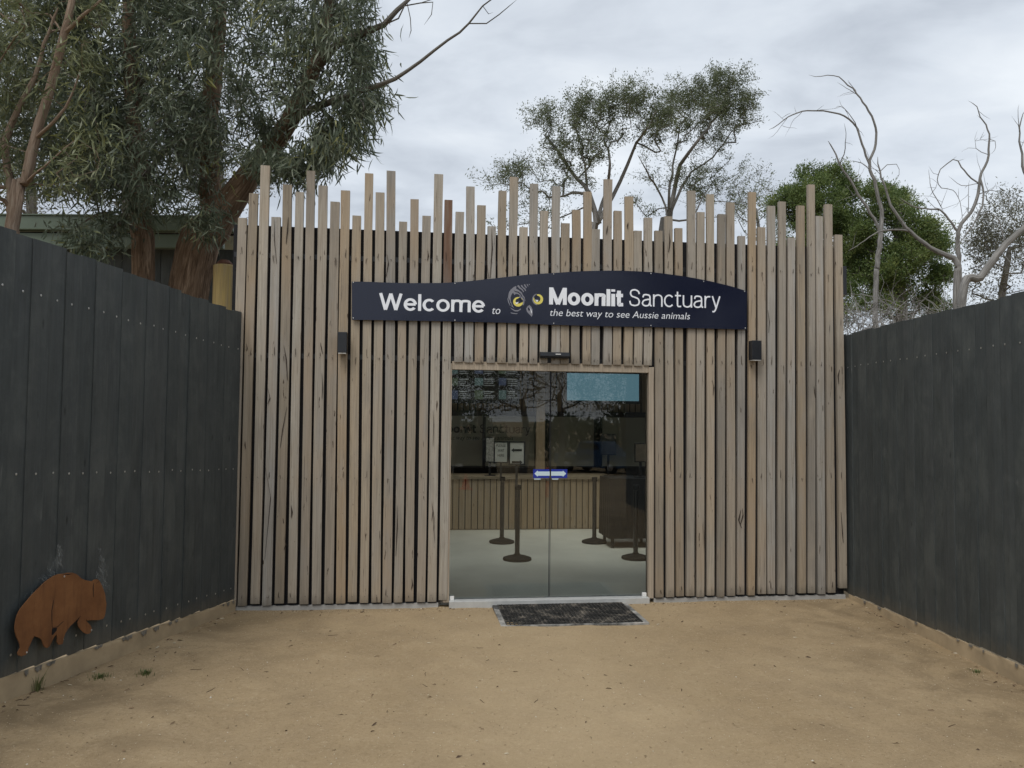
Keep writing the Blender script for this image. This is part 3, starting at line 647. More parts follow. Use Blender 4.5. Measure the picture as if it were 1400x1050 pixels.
for (x, y) in [(483, 384.8 + 1.5), (622, 387.5), (757, 374.8), (890, 374), (962, 384.8), (1018, 398.5), (483, 435), (622, 438), (757, 442.2), (890, 445.3), (1019, 448.6)]:
    u, z = sg(x, y); mb.lathe([(.006, 0), (.006, .002), (.003, .004)], 8)
    k = 24; n0 = len(mb.v) - k
    for i in range(n0, len(mb.v)):
        X, Y, Z = mb.v[i]; mb.v[i] = (u + X, SV - .0003 - Z, z + Y)
mb.build('fixing_screw', M['steel'], SG)['kind'] = 'stuff'

# ---------------------------------------------------------------- room behind the glass
RV = 5.75; CZ = 2.85
MB().box((UL + .05, .13, -.15), (UR - .05, RV + .3, .044)).build('floor_slab', M['floor'], B)
ce = MB(); ce.box((UL + .02, .121, CZ), (UR - .02, .25, CZ + .15)); ce.box((UL + .02, 4.7, CZ), (UR - .02, RV + .3, CZ + .15))
for i in range(7):
    x = UL + .02 + (UR - UL - .04 - .09) * i / 6; ce.box((x, .251, CZ), (x + .09, 4.699, CZ + .15))
ce.build('ceiling', plain('pale_ceiling', (.45, .44, .42), 0.9), B)
MB().box((UL + .03, .2, CZ + .155), (UR - .03, 4.75, CZ + .157)).build('added_skylight', M['glass'], B)  # unseen glazed roof opening, added to bring more daylight into the dim room
MB().box((UL + .02, .121, .05), (UL + .14, RV + .3, CZ - .002)).build('side_wall', plain('pale_wall', (.35, .34, .31), 0.9), B)
MB().box((UR - .14, .121, .05), (UR - .02, RV + .3, CZ - .002)).build('side_wall', M['black'], B)
def back(px, py, v): return on_wall(px, py, v)
# timber slats on the rear wall above the ticket windows
rw = MB()
z0 = back(752, 562.5, RV)[1]; u = UL + .2
while u < UR - .2:
    rw.box((u, RV, z0), (u + .082, RV + .03, CZ - .003)); u += .104
rw.build('rear_slat', M['inner_slat'], B)['kind'] = 'stuff'
MB().box((UL + .15, RV + .034, .05), (UR - .15, RV + .1, CZ - .003)).build('rear_wall', M['black'], B)
# ticket windows
ZB, ZF = back(752, 637, RV)[1], back(752, 569.5, RV)[1]
M['pane'] = plain('tinted_office_pane', (.36, .35, .29), 0.25, var=0.1, scale=1.0)
xs = [560, 661, 735, 750, 811, 822, 882, 905]
fr = MB(); fr.box((UL + .2, RV - .05, ZF), (UR - .2, RV - .001, z0 - .004))
fr.build('window_head', M['black_gloss'], B)
for (a, b_) in ((560, 659.5), (663.5, 730.5), (751, 811.5), (822.5, 881.5), (886, 930)):
    ua, ub = back(a, 600, RV)[0], back(b_, 600, RV)[0]
    w = MB()
    for q in ((ua - .03, ua), (ub, ub + .03)): w.box((q[0], RV - .045, ZB), (q[1], RV - .002, ZF - .002))
    w.box((ua + .001, RV - .045, ZB - .03), (ub - .001, RV - .002, ZB))
    wf = w.build('window_frame', M['black_gloss'], B)
    MB().box((ua + .001, RV - .02, ZB + .001), (ub - .001, RV - .012, ZF - .003)).build('pane', M['pane'], wf)
# dark lettering on the windows
a = back(588, 591.5, RV); b_ = back(724.5, 591.5, RV); c = back(588, 579, RV)
M['darkletter'] = plain('black_vinyl', (.008, .008, .009), 0.5)
i0 = back(617, 591.5, RV)[0]; i1 = back(650.5, 591.5, RV)[0]; i2 = back(655.5, 591.5, RV)[0]; c1 = back(617, 580, RV)[1]
ful = (i1 - i0) / 5 * 7.9
place_text('window_lettering', 'Moonlit', M['darkletter'], B, i1 - (i1 - i0) * 1.62, i1, a[1], c1, RV - .047, 'M', bold=.19)
place_text('window_lettering', 'Sanctuary', M['darkletter'], B, i2, b_[0], a[1], c1, RV - .047, 'S', bold=.10)
place_text('window_lettering', 'the best way to see Aussie animals', M['darkletter'], B, i1 - (i1 - i0) * 1.6, back(701, 600, RV)[0], back(617, 601, RV)[1], back(617, 595, RV)[1], RV - .047, 'h', shear=.2)
# timber posts
ua, ub = back(733.5, 600, 5.2)[0], back(745, 600, 5.2)[0]
MB().box((ua, 5.2, .05), (ub, 5.3, CZ - .003)).build('timber_post', M['inner_slat'], B)
# reception counter
CV = 4.95
CT = empty('reception_counter', W(0, 0, 0), RZ); tag(CT, 'slatted timber reception counter with thick top behind the glass door', 'counter')
zc = back(752, 655, CV)[1]; u0, u1 = UL + .4, back(838, 690, CV)[0]
cs = MB(); u = u0
while u < u1 - .09: cs.box((u, CV, .05), (u + .088, CV + .025, zc)); u += .104
cs.build('front_slat', M['inner_slat'], CT)['kind'] = 'stuff'
MB().box((u0, CV + .027, .05), (u1, RV - .1, zc - .002)).build('carcass', M['black'], CT)
MB().box((u0 - .03, CV - .03, zc), (u1 + .03, RV - .06, zc + .045)).build('countertop', plain('counter_laminate', (.26, .21, .15), 0.4), CT, bevel=.003)
CT2 = empty('red_timber_screen', W(0, 0, 0), RZ); tag(CT2, 'dark red upright boards beside the counter at right inside the door', 'screen')
u = u1 + .06
while u < UR - .3:
    MB().box((u, CV + .1, .05), (u + .085, CV + .13, zc - .02)).build('board', plain('dark_red_board', (.14, .05, .035), 0.6) if u == u1 + .06 else M['rb'], CT2)
    if 'rb' not in M: M['rb'] = CT2.children[0].data.materials[0]
    u += .108
# wall screen and menu boards
def board(name, label, cat, x0, y0, x1, y1, v, mat, fmat, group=None):
    a = back(x0, y0, v); b_ = back(x1, y1, v)
    T = empty(name, W((a[0] + b_[0]) / 2, v, b_[1]), RZ); tag(T, label, cat, group)
    w = (b_[0] - a[0]) / 2; h = a[1] - b_[1]
    MB().box((-w - .02, .004, -.05), (w + .02, .05, h + .02)).build('frame', fmat, T, bevel=.003)
    MB().box((-w, 0, 0), (w, .0035, h)).build('screen', mat, T)
    return T, w, h
TVm = emit('blue_screen', (.052, .105, .135), 1.0)
board('wall_screen', 'wide wall screen glowing plain blue inside right of the door joint', 'screen', 775.5, 510, 873.5, 548.5, 5.0, TVm, M['black_gloss'])
Mm = plain('menu_black', (.02, .02, .02), 0.5)
T, w, h = board('menu_board', 'dark menu board with small pictures and white lines inside top left of the door', 'menu board', 600, 498, 709, 548, 5.0, Mm, M['black_gloss'])
picm = [emit('menu_picture_teal', (.05, .08, .08), .45), emit('menu_picture_green', (.045, .06, .04), .45), emit('menu_picture_blue', (.035, .045, .08), .45), emit('menu_text_white', (.17, .18, .18), .45)]
random.seed(3)
def mb_px(px, py):
    u, z = back(px, py, 5.0); a = back(600, 498, 5.0); b_ = back(709, 548, 5.0); return u - (a[0] + b_[0]) / 2, z - b_[1]
for ci, (pa, pb, ta, tb) in enumerate(((617.5, 626, 628, 643), (649, 660.5, 662, 678), (682, 692, 694, 708))):
    for ri, (ya, yb) in enumerate(((500, 511), (516.5, 527), (533.5, 546))):
        a = mb_px(pa, ya); b_ = mb_px(pb, yb)
        MB().box((a[0], -.002, b_[1]), (b_[0], -.0002, a[1])).build('picture', picm[(ci * 2 + ri) % 3], T)
        tx = MB()
        for q in range(4):
            yy = ya + 1.2 + q * 2.9; p = mb_px(ta, yy); r_ = mb_px(ta + (tb - ta) * random.uniform(.55, 1), yy + (1.0 if q else 1.5)); tx.box((p[0], -.002, r_[1]), (r_[0], -.0002, p[1]))
        tx.build('print_lines', picm[3], T)['kind'] = 'stuff'
# queue posts
def queue_post(px, py, label, h=0.98):
    r = ray(px, py); k = (.044 - HC) / r.z; P = CAM + r * k
    Q = empty('queue_post', (P.x, P.y, .0445)); tag(Q, label, 'queue post', 'black queue posts inside the door')
    MB().lathe([(.185, 0), (.19, .008), (.185, .03), (.12, .052), (.045, .07), (.036, .085)], 28).build('base', M['black'], Q, smooth=False)
    MB().lathe([(.032, .085), (.032, h - .07), (.036, h - .065)], 16).build('post', M['black_gloss'], Q, smooth=False)
    MB().lathe([(.038, h - .065), (.042, h - .06), (.042, h - .005), (.034, h)], 16).build('belt_head', M['black'], Q)
    return P
q1 = queue_post(686, 742, 'black queue post left and further back inside the glass door')
q2 = queue_post(707, 765.5, 'black queue post standing nearest, left of the door joint')
q3 = queue_post(812.5, 742, 'black queue post right of the door joint further back')
q4 = queue_post(869, 764, 'black queue post at the right edge inside the door')
# signs on the posts
def post_sign(P, x0, y0, x1, y1, name, label):
    d = P.y
    a = at_depth(x0, y0, d - .05); b_ = at_depth(x1, y1, d - .05)
    T = empty(name, ((a.x + b_.x) / 2, d - .045, b_.z), RZ * .5); tag(T, label, 'sign')
    w = (b_.x - a.x) / 2; h = a.z - b_.z
    f = MB(); t = .02
    f.box((-w, 0, 0), (w, .018, t)); f.box((-w, 0, h - t), (w, .018, h)); f.box((-w, 0, t), (-w + t, .018, h - t)); f.box((w - t, 0, t), (w, .018, h - t))
    f.build('frame', M['black_gloss'], T); MB().box((-w + t, .006, t), (w - t, .012, h - t)).build('sheet', M['white'] if 'sheet' not in M else M['sheet'], T)
    MB().box((-.015, .006, 1.0 - b_.z), (.015, .018, -.0005)).build('stem', M['black_gloss'], T)
    return T, w, h
M['sheet'] = plain('paper_sheet', (.5, .5, .47), 0.7, var=0.03)
T, w, h = post_sign(q1, 675, 603, 695, 633.5, 'wait_sign', 'framed sheet reading please wait here on the left queue post')
for i, s in enumerate(('PLEASE', 'WAIT', 'HERE')):
    zz = h * (.74 - .22 * i); place_text('lettering', s, M['darkletter'], T, -w * .62 * (1, .7, .7)[i], w * .62 * (1, .7, .7)[i], zz, zz + h * .12, .0054, 'E')
T, w, h = post_sign(q2, 695.5, 603, 718, 636, 'direction_sign', 'framed sheet with two opposite black arrows on the nearest queue post')
for zz, s in ((h * .62, -1), (h * .12, 1)):
    MB().prism([(s * w * .7, zz), (s * w * .35, zz + .028), (s * w * .35, zz + .014), (-s * w * .6, zz + .014), (-s * w * .6, zz - .014), (s * w * .35, zz - .014), (s * w * .35, zz - .028)], .004, .0056).build('arrow', M['darkletter'], T)
# black clothed table at right with monitor, small frame
a = back(836, 645, 2.9); b_ = back(900, 645, 2.9)
TB = empty('draped_table', W((a[0] + b_[0]) / 2, 3.3, .0445), RZ); tag(TB, 'tall table under a black cloth at the right inside the door', 'table')
w = (b_[0] - a[0]) / 2; tb = MB(); N = 64; zt = 1.0; vs = []
for k in range(N):
    t = k / N * 4; s = int(t); q = t - s
    x, y = [(-w + 2 * w * q, -.3), (w, -.3 + .6 * q), (w - 2 * w * q, .3), (-w, .3 - .6 * q)][s]
    o_ = math.sin(k * 1.9) * .014; vs.append((x * (1 + .03 + o_), y * (1.05 + o_), .14))
for k in range(N):
    t = k / N * 4; s = int(t); q = t - s
    x, y = [(-w + 2 * w * q, -.3), (w, -.3 + .6 * q), (w - 2 * w * q, .3), (-w, .3 - .6 * q)][s]; vs.append((x, y, zt))
tb.add(vs, [(k, (k + 1) % N, N + (k + 1) % N, N + k) for k in range(N)] + [tuple(range(N, 2 * N))])
tb.build('cloth', M['black'], TB)
lg = MB()
for sx in (-1, 1):
    for sy in (-1, 1): lg.box((sx * (w - .06) - .02, sy * .24 - .02, 0), (sx * (w - .06) + .02, sy * .24 + .02, zt - .02))
lg.build('leg', M['black_gloss'], TB)
def small_frame(name, label, cat, x0, y0, x1, y1, v, zs, mat):
    a = back(x0, y0, v); b_ = back(x1, y1, v); T = empty(name, W((a[0] + b_[0]) / 2, v, zs), RZ); tag(T, label, cat)
    w = (b_[0] - a[0]) / 2; zl = b_[1] - zs; h = a[1] - b_[1]
    MB().box((-w, 0, zl), (w, .03, zl + h)).build('casing', M['black_gloss'], T, bevel=.003)
    MB().box((-w + .012, -.002, zl + .012), (w - .012, -.0004, zl + h - .012)).build('face', mat, T)
    MB().box((-.02, .01, 0), (.02, .025, zl - .0005)).build('stand', M['black_gloss'], T); MB().box((-.09, -.05, 0), (.09, .08, .009)).build('foot', M['black_gloss'], T)
small_frame('monitor', 'black computer monitor on the counter behind the blue car reflection', 'monitor', 822, 593, 842, 622, 5.2, zc + .0455, Mm)
small_frame('card_stand', 'small framed card standing at the far right behind the glass', 'card', 868, 606, 884, 632, 3.3, 1.046, plain('brown_card', (.10, .08, .06), 0.5))
small_frame('counter_poster', 'little pale poster standing on the counter left of the wait sign', 'poster', 664, 598, 676, 632, 5.1, zc + .0455, plain('poster_paper', (.30, .29, .27), 0.6, scale=30, var=.5))

# ================================================================== FENCES
def fence(name, label, P0, ang, sgn, topf, botf, gf, length, off0, gap_screws, seed):
    rnd = random.Random(seed)
    a = R(ang); d = Vector((-math.sin(a), -math.cos(a), 0)); nn = Vector((math.cos(a), -math.sin(a), 0))
    T = empty(name, P0, math.atan2(d.y, d.x)); tag(T, label, 'fence', 'dark paling fences beside the entrance')
    sw = MB(); x = off0; k = 0
    while x < length:
        wd = .150 + rnd.uniform(-.004, .004); zb = botf(x + wd / 2) + rnd.uniform(-.007, .006); zt = topf(x + wd / 2) + rnd.uniform(-.012, .010)
        lap = .006 if k % 2 else 0.0; tk = .016
        ov = .004 if k % 2 else -.002
        # lapped board, slightly cupped and skewed
        y0 = sgn * (lap - .013) ; sk = rnd.uniform(-.004, .004); cu = rnd.uniform(-.003, .003)
        vs = []
        for (zz, tt) in ((zb, 0), ((zb + zt) / 2, 1), (zt, 0)):
            for xx, e_ in ((x - ov, 0), (x + wd / 2, 1), (x + wd + ov, 0)):
                jx = rnd.uniform(-.0015, .0015)
                vs.append((xx + jx, y0 + sgn * (cu * e_ + (sk if xx > x + wd / 2 else 0)), zz))
            for xx in (x + wd + ov, x - ov): vs.append((xx, y0 - sgn * tk, zz))
        # ring of 5 per level: 0,1,2 front; 3,4 back
        fs = []
        for L in range(2):
            for q in range(5):
                r_ = (q + 1) % 5; f = (L * 5 + q, L * 5 + r_, L * 5 + 5 + r_, L * 5 + 5 + q); fs.append(f if sgn < 0 else f[::-1])
        fs += [(0, 1, 2, 3, 4) if sgn > 0 else (4, 3, 2, 1, 0), (14, 13, 12, 11, 10) if sgn > 0 else (10, 11, 12, 13, 14)]
        cx, cz = x + wd / 2, zb
        me = bpy.data.meshes.new('paling'); me.from_pydata([(p[0] - cx, p[1], p[2] - cz) for p in vs], [], fs); me.update()
        link('paling', me, M['paling'], T, (cx, 0, cz))
        for (zr, two) in ((lambda q: topf(q) - .365 - .01 * q * 0, 0), (lambda q: (topf(q) + botf(q)) / 2 - .14, 0), (lambda q: botf(q) + .115, 0))[:3 if sgn > 0 else 1]:
            zz = zr(cx) + rnd.uniform(-.006, .006); xx = cx + rnd.uniform(-.02, .02); yy = y0 + sgn * (cu + .0035)
            b = len(sw.v); r_ = .0085
            for q in range(6):
                an = q * math.pi / 3; sw.v.append((xx + r_ * math.cos(an), yy, zz + r_ * math.sin(an)))
            sw.v.append((xx, yy + sgn * .002, zz))
            for q in range(6): f = (b + q, b + (q + 1) % 6, b + 6); sw.f.append(f if sgn < 0 else f[::-1]); sw.mi.append(0)
        x += wd + rnd.uniform(-.001, .002); k += 1
    sw.build('screw', M['steel'], T)['kind'] = 'stuff'
    dr = MB(); xx = .05
    while xx < length:
        if rnd.random() < .3:
            w_ = rnd.uniform(.012, .05); zt = botf(xx) - .005; hh = rnd.uniform(.008, .035); yy = sgn * .0035
            dr.add([(xx - w_, yy - sgn * .003, zt - .002), (xx + w_, yy - sgn * .003, zt - .002), (xx + w_ * .8, yy, zt - .4 * hh - .01), (xx + w_ * .2, yy, zt - hh - .012), (xx - w_ * .3, yy, zt - .5 * hh - .01), (xx - w_ * .7, yy, zt - hh * .9 - .01)], [(0, 1, 2, 3, 4, 5)])
        xx += rnd.uniform(.04, .12)
    dr.build('paint_drip', plain('smeared_grey_paint', (.17, .155, .13), .8, var=.5, scale=30), T)['kind'] = 'stuff'
    rl = MB()
    for fz in (.25, .5, .85):
        z0 = botf(0) + (topf(0) - botf(0)) * fz; z1 = botf(length) + (topf(length) - botf(length)) * fz
        ya, yb = sorted((-sgn * .042, -sgn * .085)); rl.add([(off0, ya, z0), (length, ya, z1), (length, yb, z1), (off0, yb, z0), (off0, ya, z0 + .08), (length, ya, z1 + .08), (length, yb, z1 + .08), (off0, yb, z0 + .08)],
               [(0, 3, 2, 1), (4, 5, 6, 7), (0, 1, 5, 4), (1, 2, 6, 5), (2, 3, 7, 6), (3, 0, 4, 7)])
    rl.build('rail', M['paling'], T)
    return T, d, nn
def plinth(name, label, P0, d, sgn, botf, gf, length, off0, seed):
    rnd = random.Random(seed); T = empty(name, P0, math.atan2(d.y, d.x)); tag(T, label, 'kerb', 'concrete kerbs under the dark fences')
    mb = MB(); n = 70; vs = []; fs = []
    for i in range(n + 1):
        x = off0 + (length - off0) * i / n; zt = botf(x) - .009; zb = gf(x) - .15
        j = rnd.uniform(-.0015, .0015); j2 = rnd.uniform(-.010, .010)
        vs += [(x, sgn * (.004 + j), zb), (x, sgn * (-.004 + j), zt - .02), (x, sgn * (-.006 + j2 * .3), zt), (x, -sgn * .15, zt), (x, -sgn * .15, zb)]
    for i in range(n):
        for q in range(5):
            f = (i * 5 + q, i * 5 + (q + 1) % 5, i * 5 + 5 + (q + 1) % 5, i * 5 + 5 + q); fs.append(f if sgn > 0 else f[::-1])
    mb.add(vs, fs + [(0, 1, 2, 3, 4), tuple(n * 5 + q for q in (4, 3, 2, 1, 0))]); mb.build('kerb_block', M['plinth'], T)
    return T
PL = W(-1.74, 0.02, 0); PL = Vector((PL.x, PL.y, 0))
PL = Vector((-2.68, 7.67, 0))
Ltop = lambda x: 2.915 + .046 * x; Lbot = lambda x: .105 + .060 * x; Lg = lambda x: -.01 + .045 * x
TL, dL, nL = fence('dark_paling_fence', 'dark painted paling fence on the left carrying the rusty wombat', PL, 9, 1, Ltop, Lbot, Lg, 6.2, .006, 0, 11)
plinth('fence_kerb', 'sandy concrete kerb under the left dark fence', PL, dL, 1, Lbot, Lg, 6.2, .0, 5)
PR = Vector((3.675, 8.40, 0))
Rtop = lambda x: 2.86 + .003 * x; Rbot = lambda x: .04 + .033 * x; Rg = lambda x: -.03 - .003 * x
TR, dR, nR = fence('dark_paling_fence', 'plain dark painted paling fence on the right of the entrance', PR, -2, -1, Rtop, Rbot, Rg, 6.6, -.30, 0, 23)
plinth('fence_kerb', 'sandy concrete kerb under the right dark fence', PR, dR, -1, Rbot, Rg, 6.6, -.10, 6)

# ---------------------------------------------------------------- wombat silhouette on the left fence
def on_left(px, py, off=.0):
    r = ray(px, py); q = PL - CAM + nL * off; k = q.dot(nL) / r.dot(nL); P = CAM + r * k
    return (P - PL).dot(dL), P.z
WO = [(350, 340), (375, 335), (400, 335), (420, 342), (432, 350), (442, 360), (452, 368), (465, 374), (480, 378), (497, 381), (512, 381), (520, 374), (535, 371), (548, 378), (556, 392), (563, 405), (575, 435), (582, 460), (584, 485), (588, 505), (586, 530), (582, 560), (577, 578), (570, 590), (545, 597), (515, 597), (482, 599), (474, 592), (480, 606), (500, 625), (508, 645), (504, 660), (497, 669), (480, 674), (462, 665), (447, 650), (435, 635), (429, 612), (436, 590), (444, 573), (430, 590), (405, 615), (388, 630), (375, 648), (362, 668), (352, 695), (350, 715), (345, 730), (325, 733), (314, 718), (317, 697), (314, 676), (305, 683), (296, 698), (285, 720), (275, 740), (262, 751), (247, 746), (238, 728), (232, 708), (218, 695), (190, 685), (178, 706), (168, 730), (157, 752), (155, 775), (143, 788), (120, 797), (100, 790), (98, 776), (112, 752), (112, 738), (103, 712), (92, 690), (84, 660), (82, 635), (87, 603), (95, 572), (107, 545), (125, 520), (150, 490), (180, 455), (215, 420), (250, 385), (275, 368), (300, 352), (325, 343)]
WM = empty('wombat_cutout', PL, math.atan2(dL.y, dL.x)); tag(WM, 'rusty brown cut metal wombat silhouette low on the left dark fence', 'wall ornament')
OFW = .045
def wp(x, y, off=OFW): return on_left(x * .2476, 700 + y * .2476, off)
mr, ntr, br_ = newmat('rusted_steel', 0.8, spec=0.3, metal=0.0); v_, _r = objvec(ntr)
colr = ramp(ntr, noise(ntr, v_, 5.0, 6, 0.65), [(0.3, (.16, .068, .027)), (0.5, (.21, .092, .036)), (0.72, (.26, .12, .048))])
colr = mixc(ntr, ramp(ntr, noise(ntr, mapping(ntr, v_, (14, 14, 5)), 1.0, 6, 0.7, .8), [(0.6, 0.0), (0.8, 0.75)]), colr, (.07, .022, .012))
colr = mixc(ntr, ramp(ntr, noise(ntr, mapping(ntr, v_, (30, 30, 2.5), (2, 0, 5)), 1.0, 5, 0.6, .3), [(0.52, 0.0), (0.72, 0.6)]), colr, (.10, .045, .022))
ntr.links.new(colr, br_.inputs['Base Color']); bump(ntr, br_, noise(ntr, v_, 60, 5), 0.2, .002); M['rust'] = mr
MB().prism([wp(*p) for p in WO], OFW - .006, OFW).build('plate', M['rust'], WM)
def stroke(mb, pts, w, y0, y1):
    P = [Vector(p) for p in pts]; L = []; Rr = []
    for i, p in enumerate(P):
        t = (P[min(i + 1, len(P) - 1)] - P[max(i - 1, 0)]).normalized(); n = Vector((-t.y, t.x)); ww = w * (1 if 0 < i < len(P) - 1 else .35)
        L.append(tuple(p + n * ww)); Rr.append(tuple(p - n * ww))
    for i in range(len(P) - 1): mb.prism([L[i], L[i + 1], Rr[i + 1], Rr[i]], y0, y1)
cl = MB()
for pts, w in (([(295, 487), (292, 510), (286, 545), (286, 590), (288, 638)], .0028), ([(288, 638), (318, 634), (340, 612), (352, 602)], .0022), ([(517, 392), (514, 420), (516, 470)], .0040), ([(350, 342), (375, 345), (400, 340)], .003), ([(548, 380), (530, 395)], .0025), ([(444, 573), (428, 600)], .003)):
    stroke(cl, [wp(*p) for p in pts], w, OFW + .0002, OFW + .0010)
cl.prism([wp(*p) for p in ((288, 642), (315, 638), (312, 655), (300, 668), (290, 680), (284, 676))], OFW + .0002, OFW + .0010)
cl.build('cut_line', M['black'], WM)
wsn = MB()
for (x, y) in ((355, 356), (147, 776), (505, 652)):
    u, z = wp(x, y); b = len(wsn.v); wsn.lathe([(.0065, 0), (.0065, .002), (.003, .004)], 8)
    for i in range(b, len(wsn.v)): X, Y, Z = wsn.v[i]; wsn.v[i] = (u + X, OFW + Z + .0002, z + Y)
wsn.build('screw', M['steel'], WM)['kind'] = 'stuff'
MB().box((wp(330, 500)[0] - .05, -.02, wp(330, 500)[1] - .02), (wp(330, 500)[0] + .05, OFW - .0062, wp(330, 500)[1] + .02)).build('spacer', M['black'], WM)
# cobweb wisps above it
mw = bpy.data.materials.new('cobweb'); mw.use_nodes = True; b = mw.node_tree.nodes['Principled BSDF']; b.inputs['Base Color'].default_value = (.42, .44, .43, 1); b.inputs['Alpha'].default_value = .36; b.inputs['Roughness'].default_value = .9
rw_ = random.Random(4)
for (pts, label, n) in (([(250, 380), (300, 290), (330, 250), (320, 180)], 'grey dusty cobweb rising from the wombat back on the dark fence', 420), ([(560, 420), (555, 340), (565, 270), (552, 210)], 'grey dusty cobweb above the wombat head on the dark fence', 420), ([(150, 490), (170, 450), (180, 430)], 'small cobweb at the wombat rump on the dark fence', 40)):
    cb = MB()
    for i in range(n):
        t = rw_.random() ** 1.5; k = t * (len(pts) - 1); j = min(int(k), len(pts) - 2); q = k - j
        cx = pts[j][0] * (1 - q) + pts[j + 1][0] * q; cy = pts[j][1] * (1 - q) + pts[j + 1][1] * q; sp_ = 42 * (1 - t) + 5
        x0 = cx + rw_.gauss(0, sp_ * .5); y0 = cy + rw_.gauss(0, 16); L = rw_.uniform(6, 30); an = rw_.gauss(1.57, .7)
        A = wp(x0, y0, .008); Bq = wp(x0 + L * math.cos(an), y0 + L * math.sin(an), .008); dx = rw_.uniform(.0004, .0014)
        yo = .006 + rw_.uniform(0, .012)
        cb.add([(A[0] - dx, yo, A[1]), (A[0] + dx, yo, A[1]), (Bq[0] + dx * .5, yo + rw_.uniform(0, .008), Bq[1])], [(0, 1, 2)])
    o = cb.build('cobweb', mw); o.location = PL; o.rotation_euler = (0, 0, math.atan2(dL.y, dL.x)); tag(o, label, 'cobweb', 'cobwebs round the wombat cutout')

# ================================================================== DOORMAT
g = [on_ground(673.5, 824.5), on_ground(855, 823), on_ground(886, 855), on_ground(682, 856.5)]
mc = sum((p for p in g), Vector()) / 4; ml = ((g[1] - g[0]).length + (g[2] - g[3]).length) / 2; mw_ = ((g[3] - g[0]).length + (g[2] - g[1]).length) / 2
DM = empty('doormat', (mc.x, mc.y, ground_z(mc.x, mc.y) + .010), RZ); tag(DM, 'worn black rubber ring doormat with a grey edge before the glass door', 'doormat')
hl, hw = ml / 2, mw_ / 2 * .98
mm, ntm, bm_ = newmat('dusty_rubber', 0.8, spec=0.3); vv_, _ = objvec(ntm)
nz = noise(ntm, vv_, 7.0, 6, 0.7, .5)
ntm.links.new(ramp(ntm, nz, [(0.36, (.010, .010, .010)), (0.52, (.035, .034, .032)), (0.68, (.22, .195, .16))]), bm_.inputs['Base Color']); M['rubber'] = mm
me_, nte, be_ = newmat('worn_mat_edge', 0.75, spec=0.3); ve_, _ = objvec(nte)
nte.links.new(ramp(nte, noise(nte, ve_, 6.0, 6, 0.7), [(0.38, (.05, .05, .05)), (0.5, (.20, .20, .19)), (0.66, (.42, .40, .37))]), be_.inputs['Base Color'])
MB().box((-hl + .06, -hw + .04, -.02), (hl - .06, hw - .04, .004)).build('backing', M['rubber'], DM)
ed = MB(); t = .055
for (a, b_) in (((-hl, -hw), (hl, -hw + t * .55)), ((-hl, hw - t * .55), (hl, hw)), ((-hl, -hw + t * .55), (-hl + t, hw - t * .55)), ((hl - t, -hw + t * .55), (hl, hw - t * .55))): ed.box((a[0], a[1], -.02), (b_[0], b_[1], .009))
ed.build('edge', me_, DM)
ri = MB(); nx, ny = 34, 16; rr = random.Random(2)
for i in range(nx + 1):
    x = -hl + t + (2 * hl - 2 * t) * i / nx; ri.box((x - .005, -hw + .031, .0035), (x + .005, hw - .031, .0135 + rr.uniform(0, .002)))
for j in range(ny + 1):
    y = -hw + .032 + (2 * hw - .064) * j / ny; ri.box((-hl + t + .002, y - .0045, .003), (hl - t - .002, y + .0045, .0125))
ri.build('tread_grid', M['rubber'], DM)['kind'] = 'stuff'

# ================================================================== GRAVEL, LITTER, WEEDS
def scatter():
    r = np.random.default_rng(5); n = 34000
    base = np.array([(1, 0, 0), (0, 1, 0), (-1, 0, 0), (0, -1, 0), (0, 0, .8), (0, 0, -.5)], float)
    tri = np.array([(0, 1, 4), (1, 2, 4), (2, 3, 4), (3, 0, 4), (1, 0, 5), (2, 1, 5), (3, 2, 5), (0, 3, 5)])
    y = 1.6 + 6.5 * r.random(n) ** 0.85; x = (r.random(n) - .5) * (1.0 * y + 1.6) * 1.35
    x = np.clip(x, -3.3 + 0.0 * y, 3.9)
    k = n // 9; yy = r.random(k)   # a drift of stones along the foot of the wall
    xw = r.uniform(-1.7, 4.6, k); off = -np.abs(r.normal(0, .05, k)) - .0
    x[:k] = (N_.x * (DW + off) + T_.x * xw); y[:k] = (N_.y * (DW + off) + T_.y * xw)
    s = r.lognormal(math.log(.0024), .5, n); s = np.clip(s, .0012, .010)
    z = np.array([surf_z(a, b) for a, b in zip(x, y)]) + s * .15
    V = np.zeros((n, 6, 3)); a = r.random(n) * 6.28; sc3 = s[:, None] * r.uniform(.6, 1.3, (n, 3)); sc3[:, 2] *= .75
    q = base[None] * sc3[:, None] * r.uniform(.8, 1.2, (n, 6, 1)); ca, sa = np.cos(a)[:, None], np.sin(a)[:, None]
    V[..., 0] = q[..., 0] * ca - q[..., 1] * sa + x[:, None]; V[..., 1] = q[..., 0] * sa + q[..., 1] * ca + y[:, None]; V[..., 2] = q[..., 2] + z[:, None]
    Fq = (tri[None] + (np.arange(n) * 6)[:, None, None]).reshape(-1, 3)
    me = bpy.data.meshes.new('gravel'); fill(me, V.reshape(-1, 3), Fq)
    at = me.attributes.new('tint', 'FLOAT', 'POINT'); at.data.foreach_set('value', np.repeat(r.random(n), 6).astype(np.float32))
    m, nt, b = newmat('loose_grit', 0.9, spec=0.2); f = nd(nt, 'ShaderNodeAttribute', attribute_name='tint').outputs['Fac']
    nt.links.new(ramp(nt, f, [(0.0, (.13, .10, .065)), (0.2, (.27, .20, .12)), (0.6, (.40, .31, .19)), (0.9, (.50, .42, .30)), (1.0, (.64, .60, .52))]), b.inputs['Base Color'])
    tag(link('gravel', me, m), kind='stuff', label='loose grit and small stones over the sandy forecourt')
scatter()
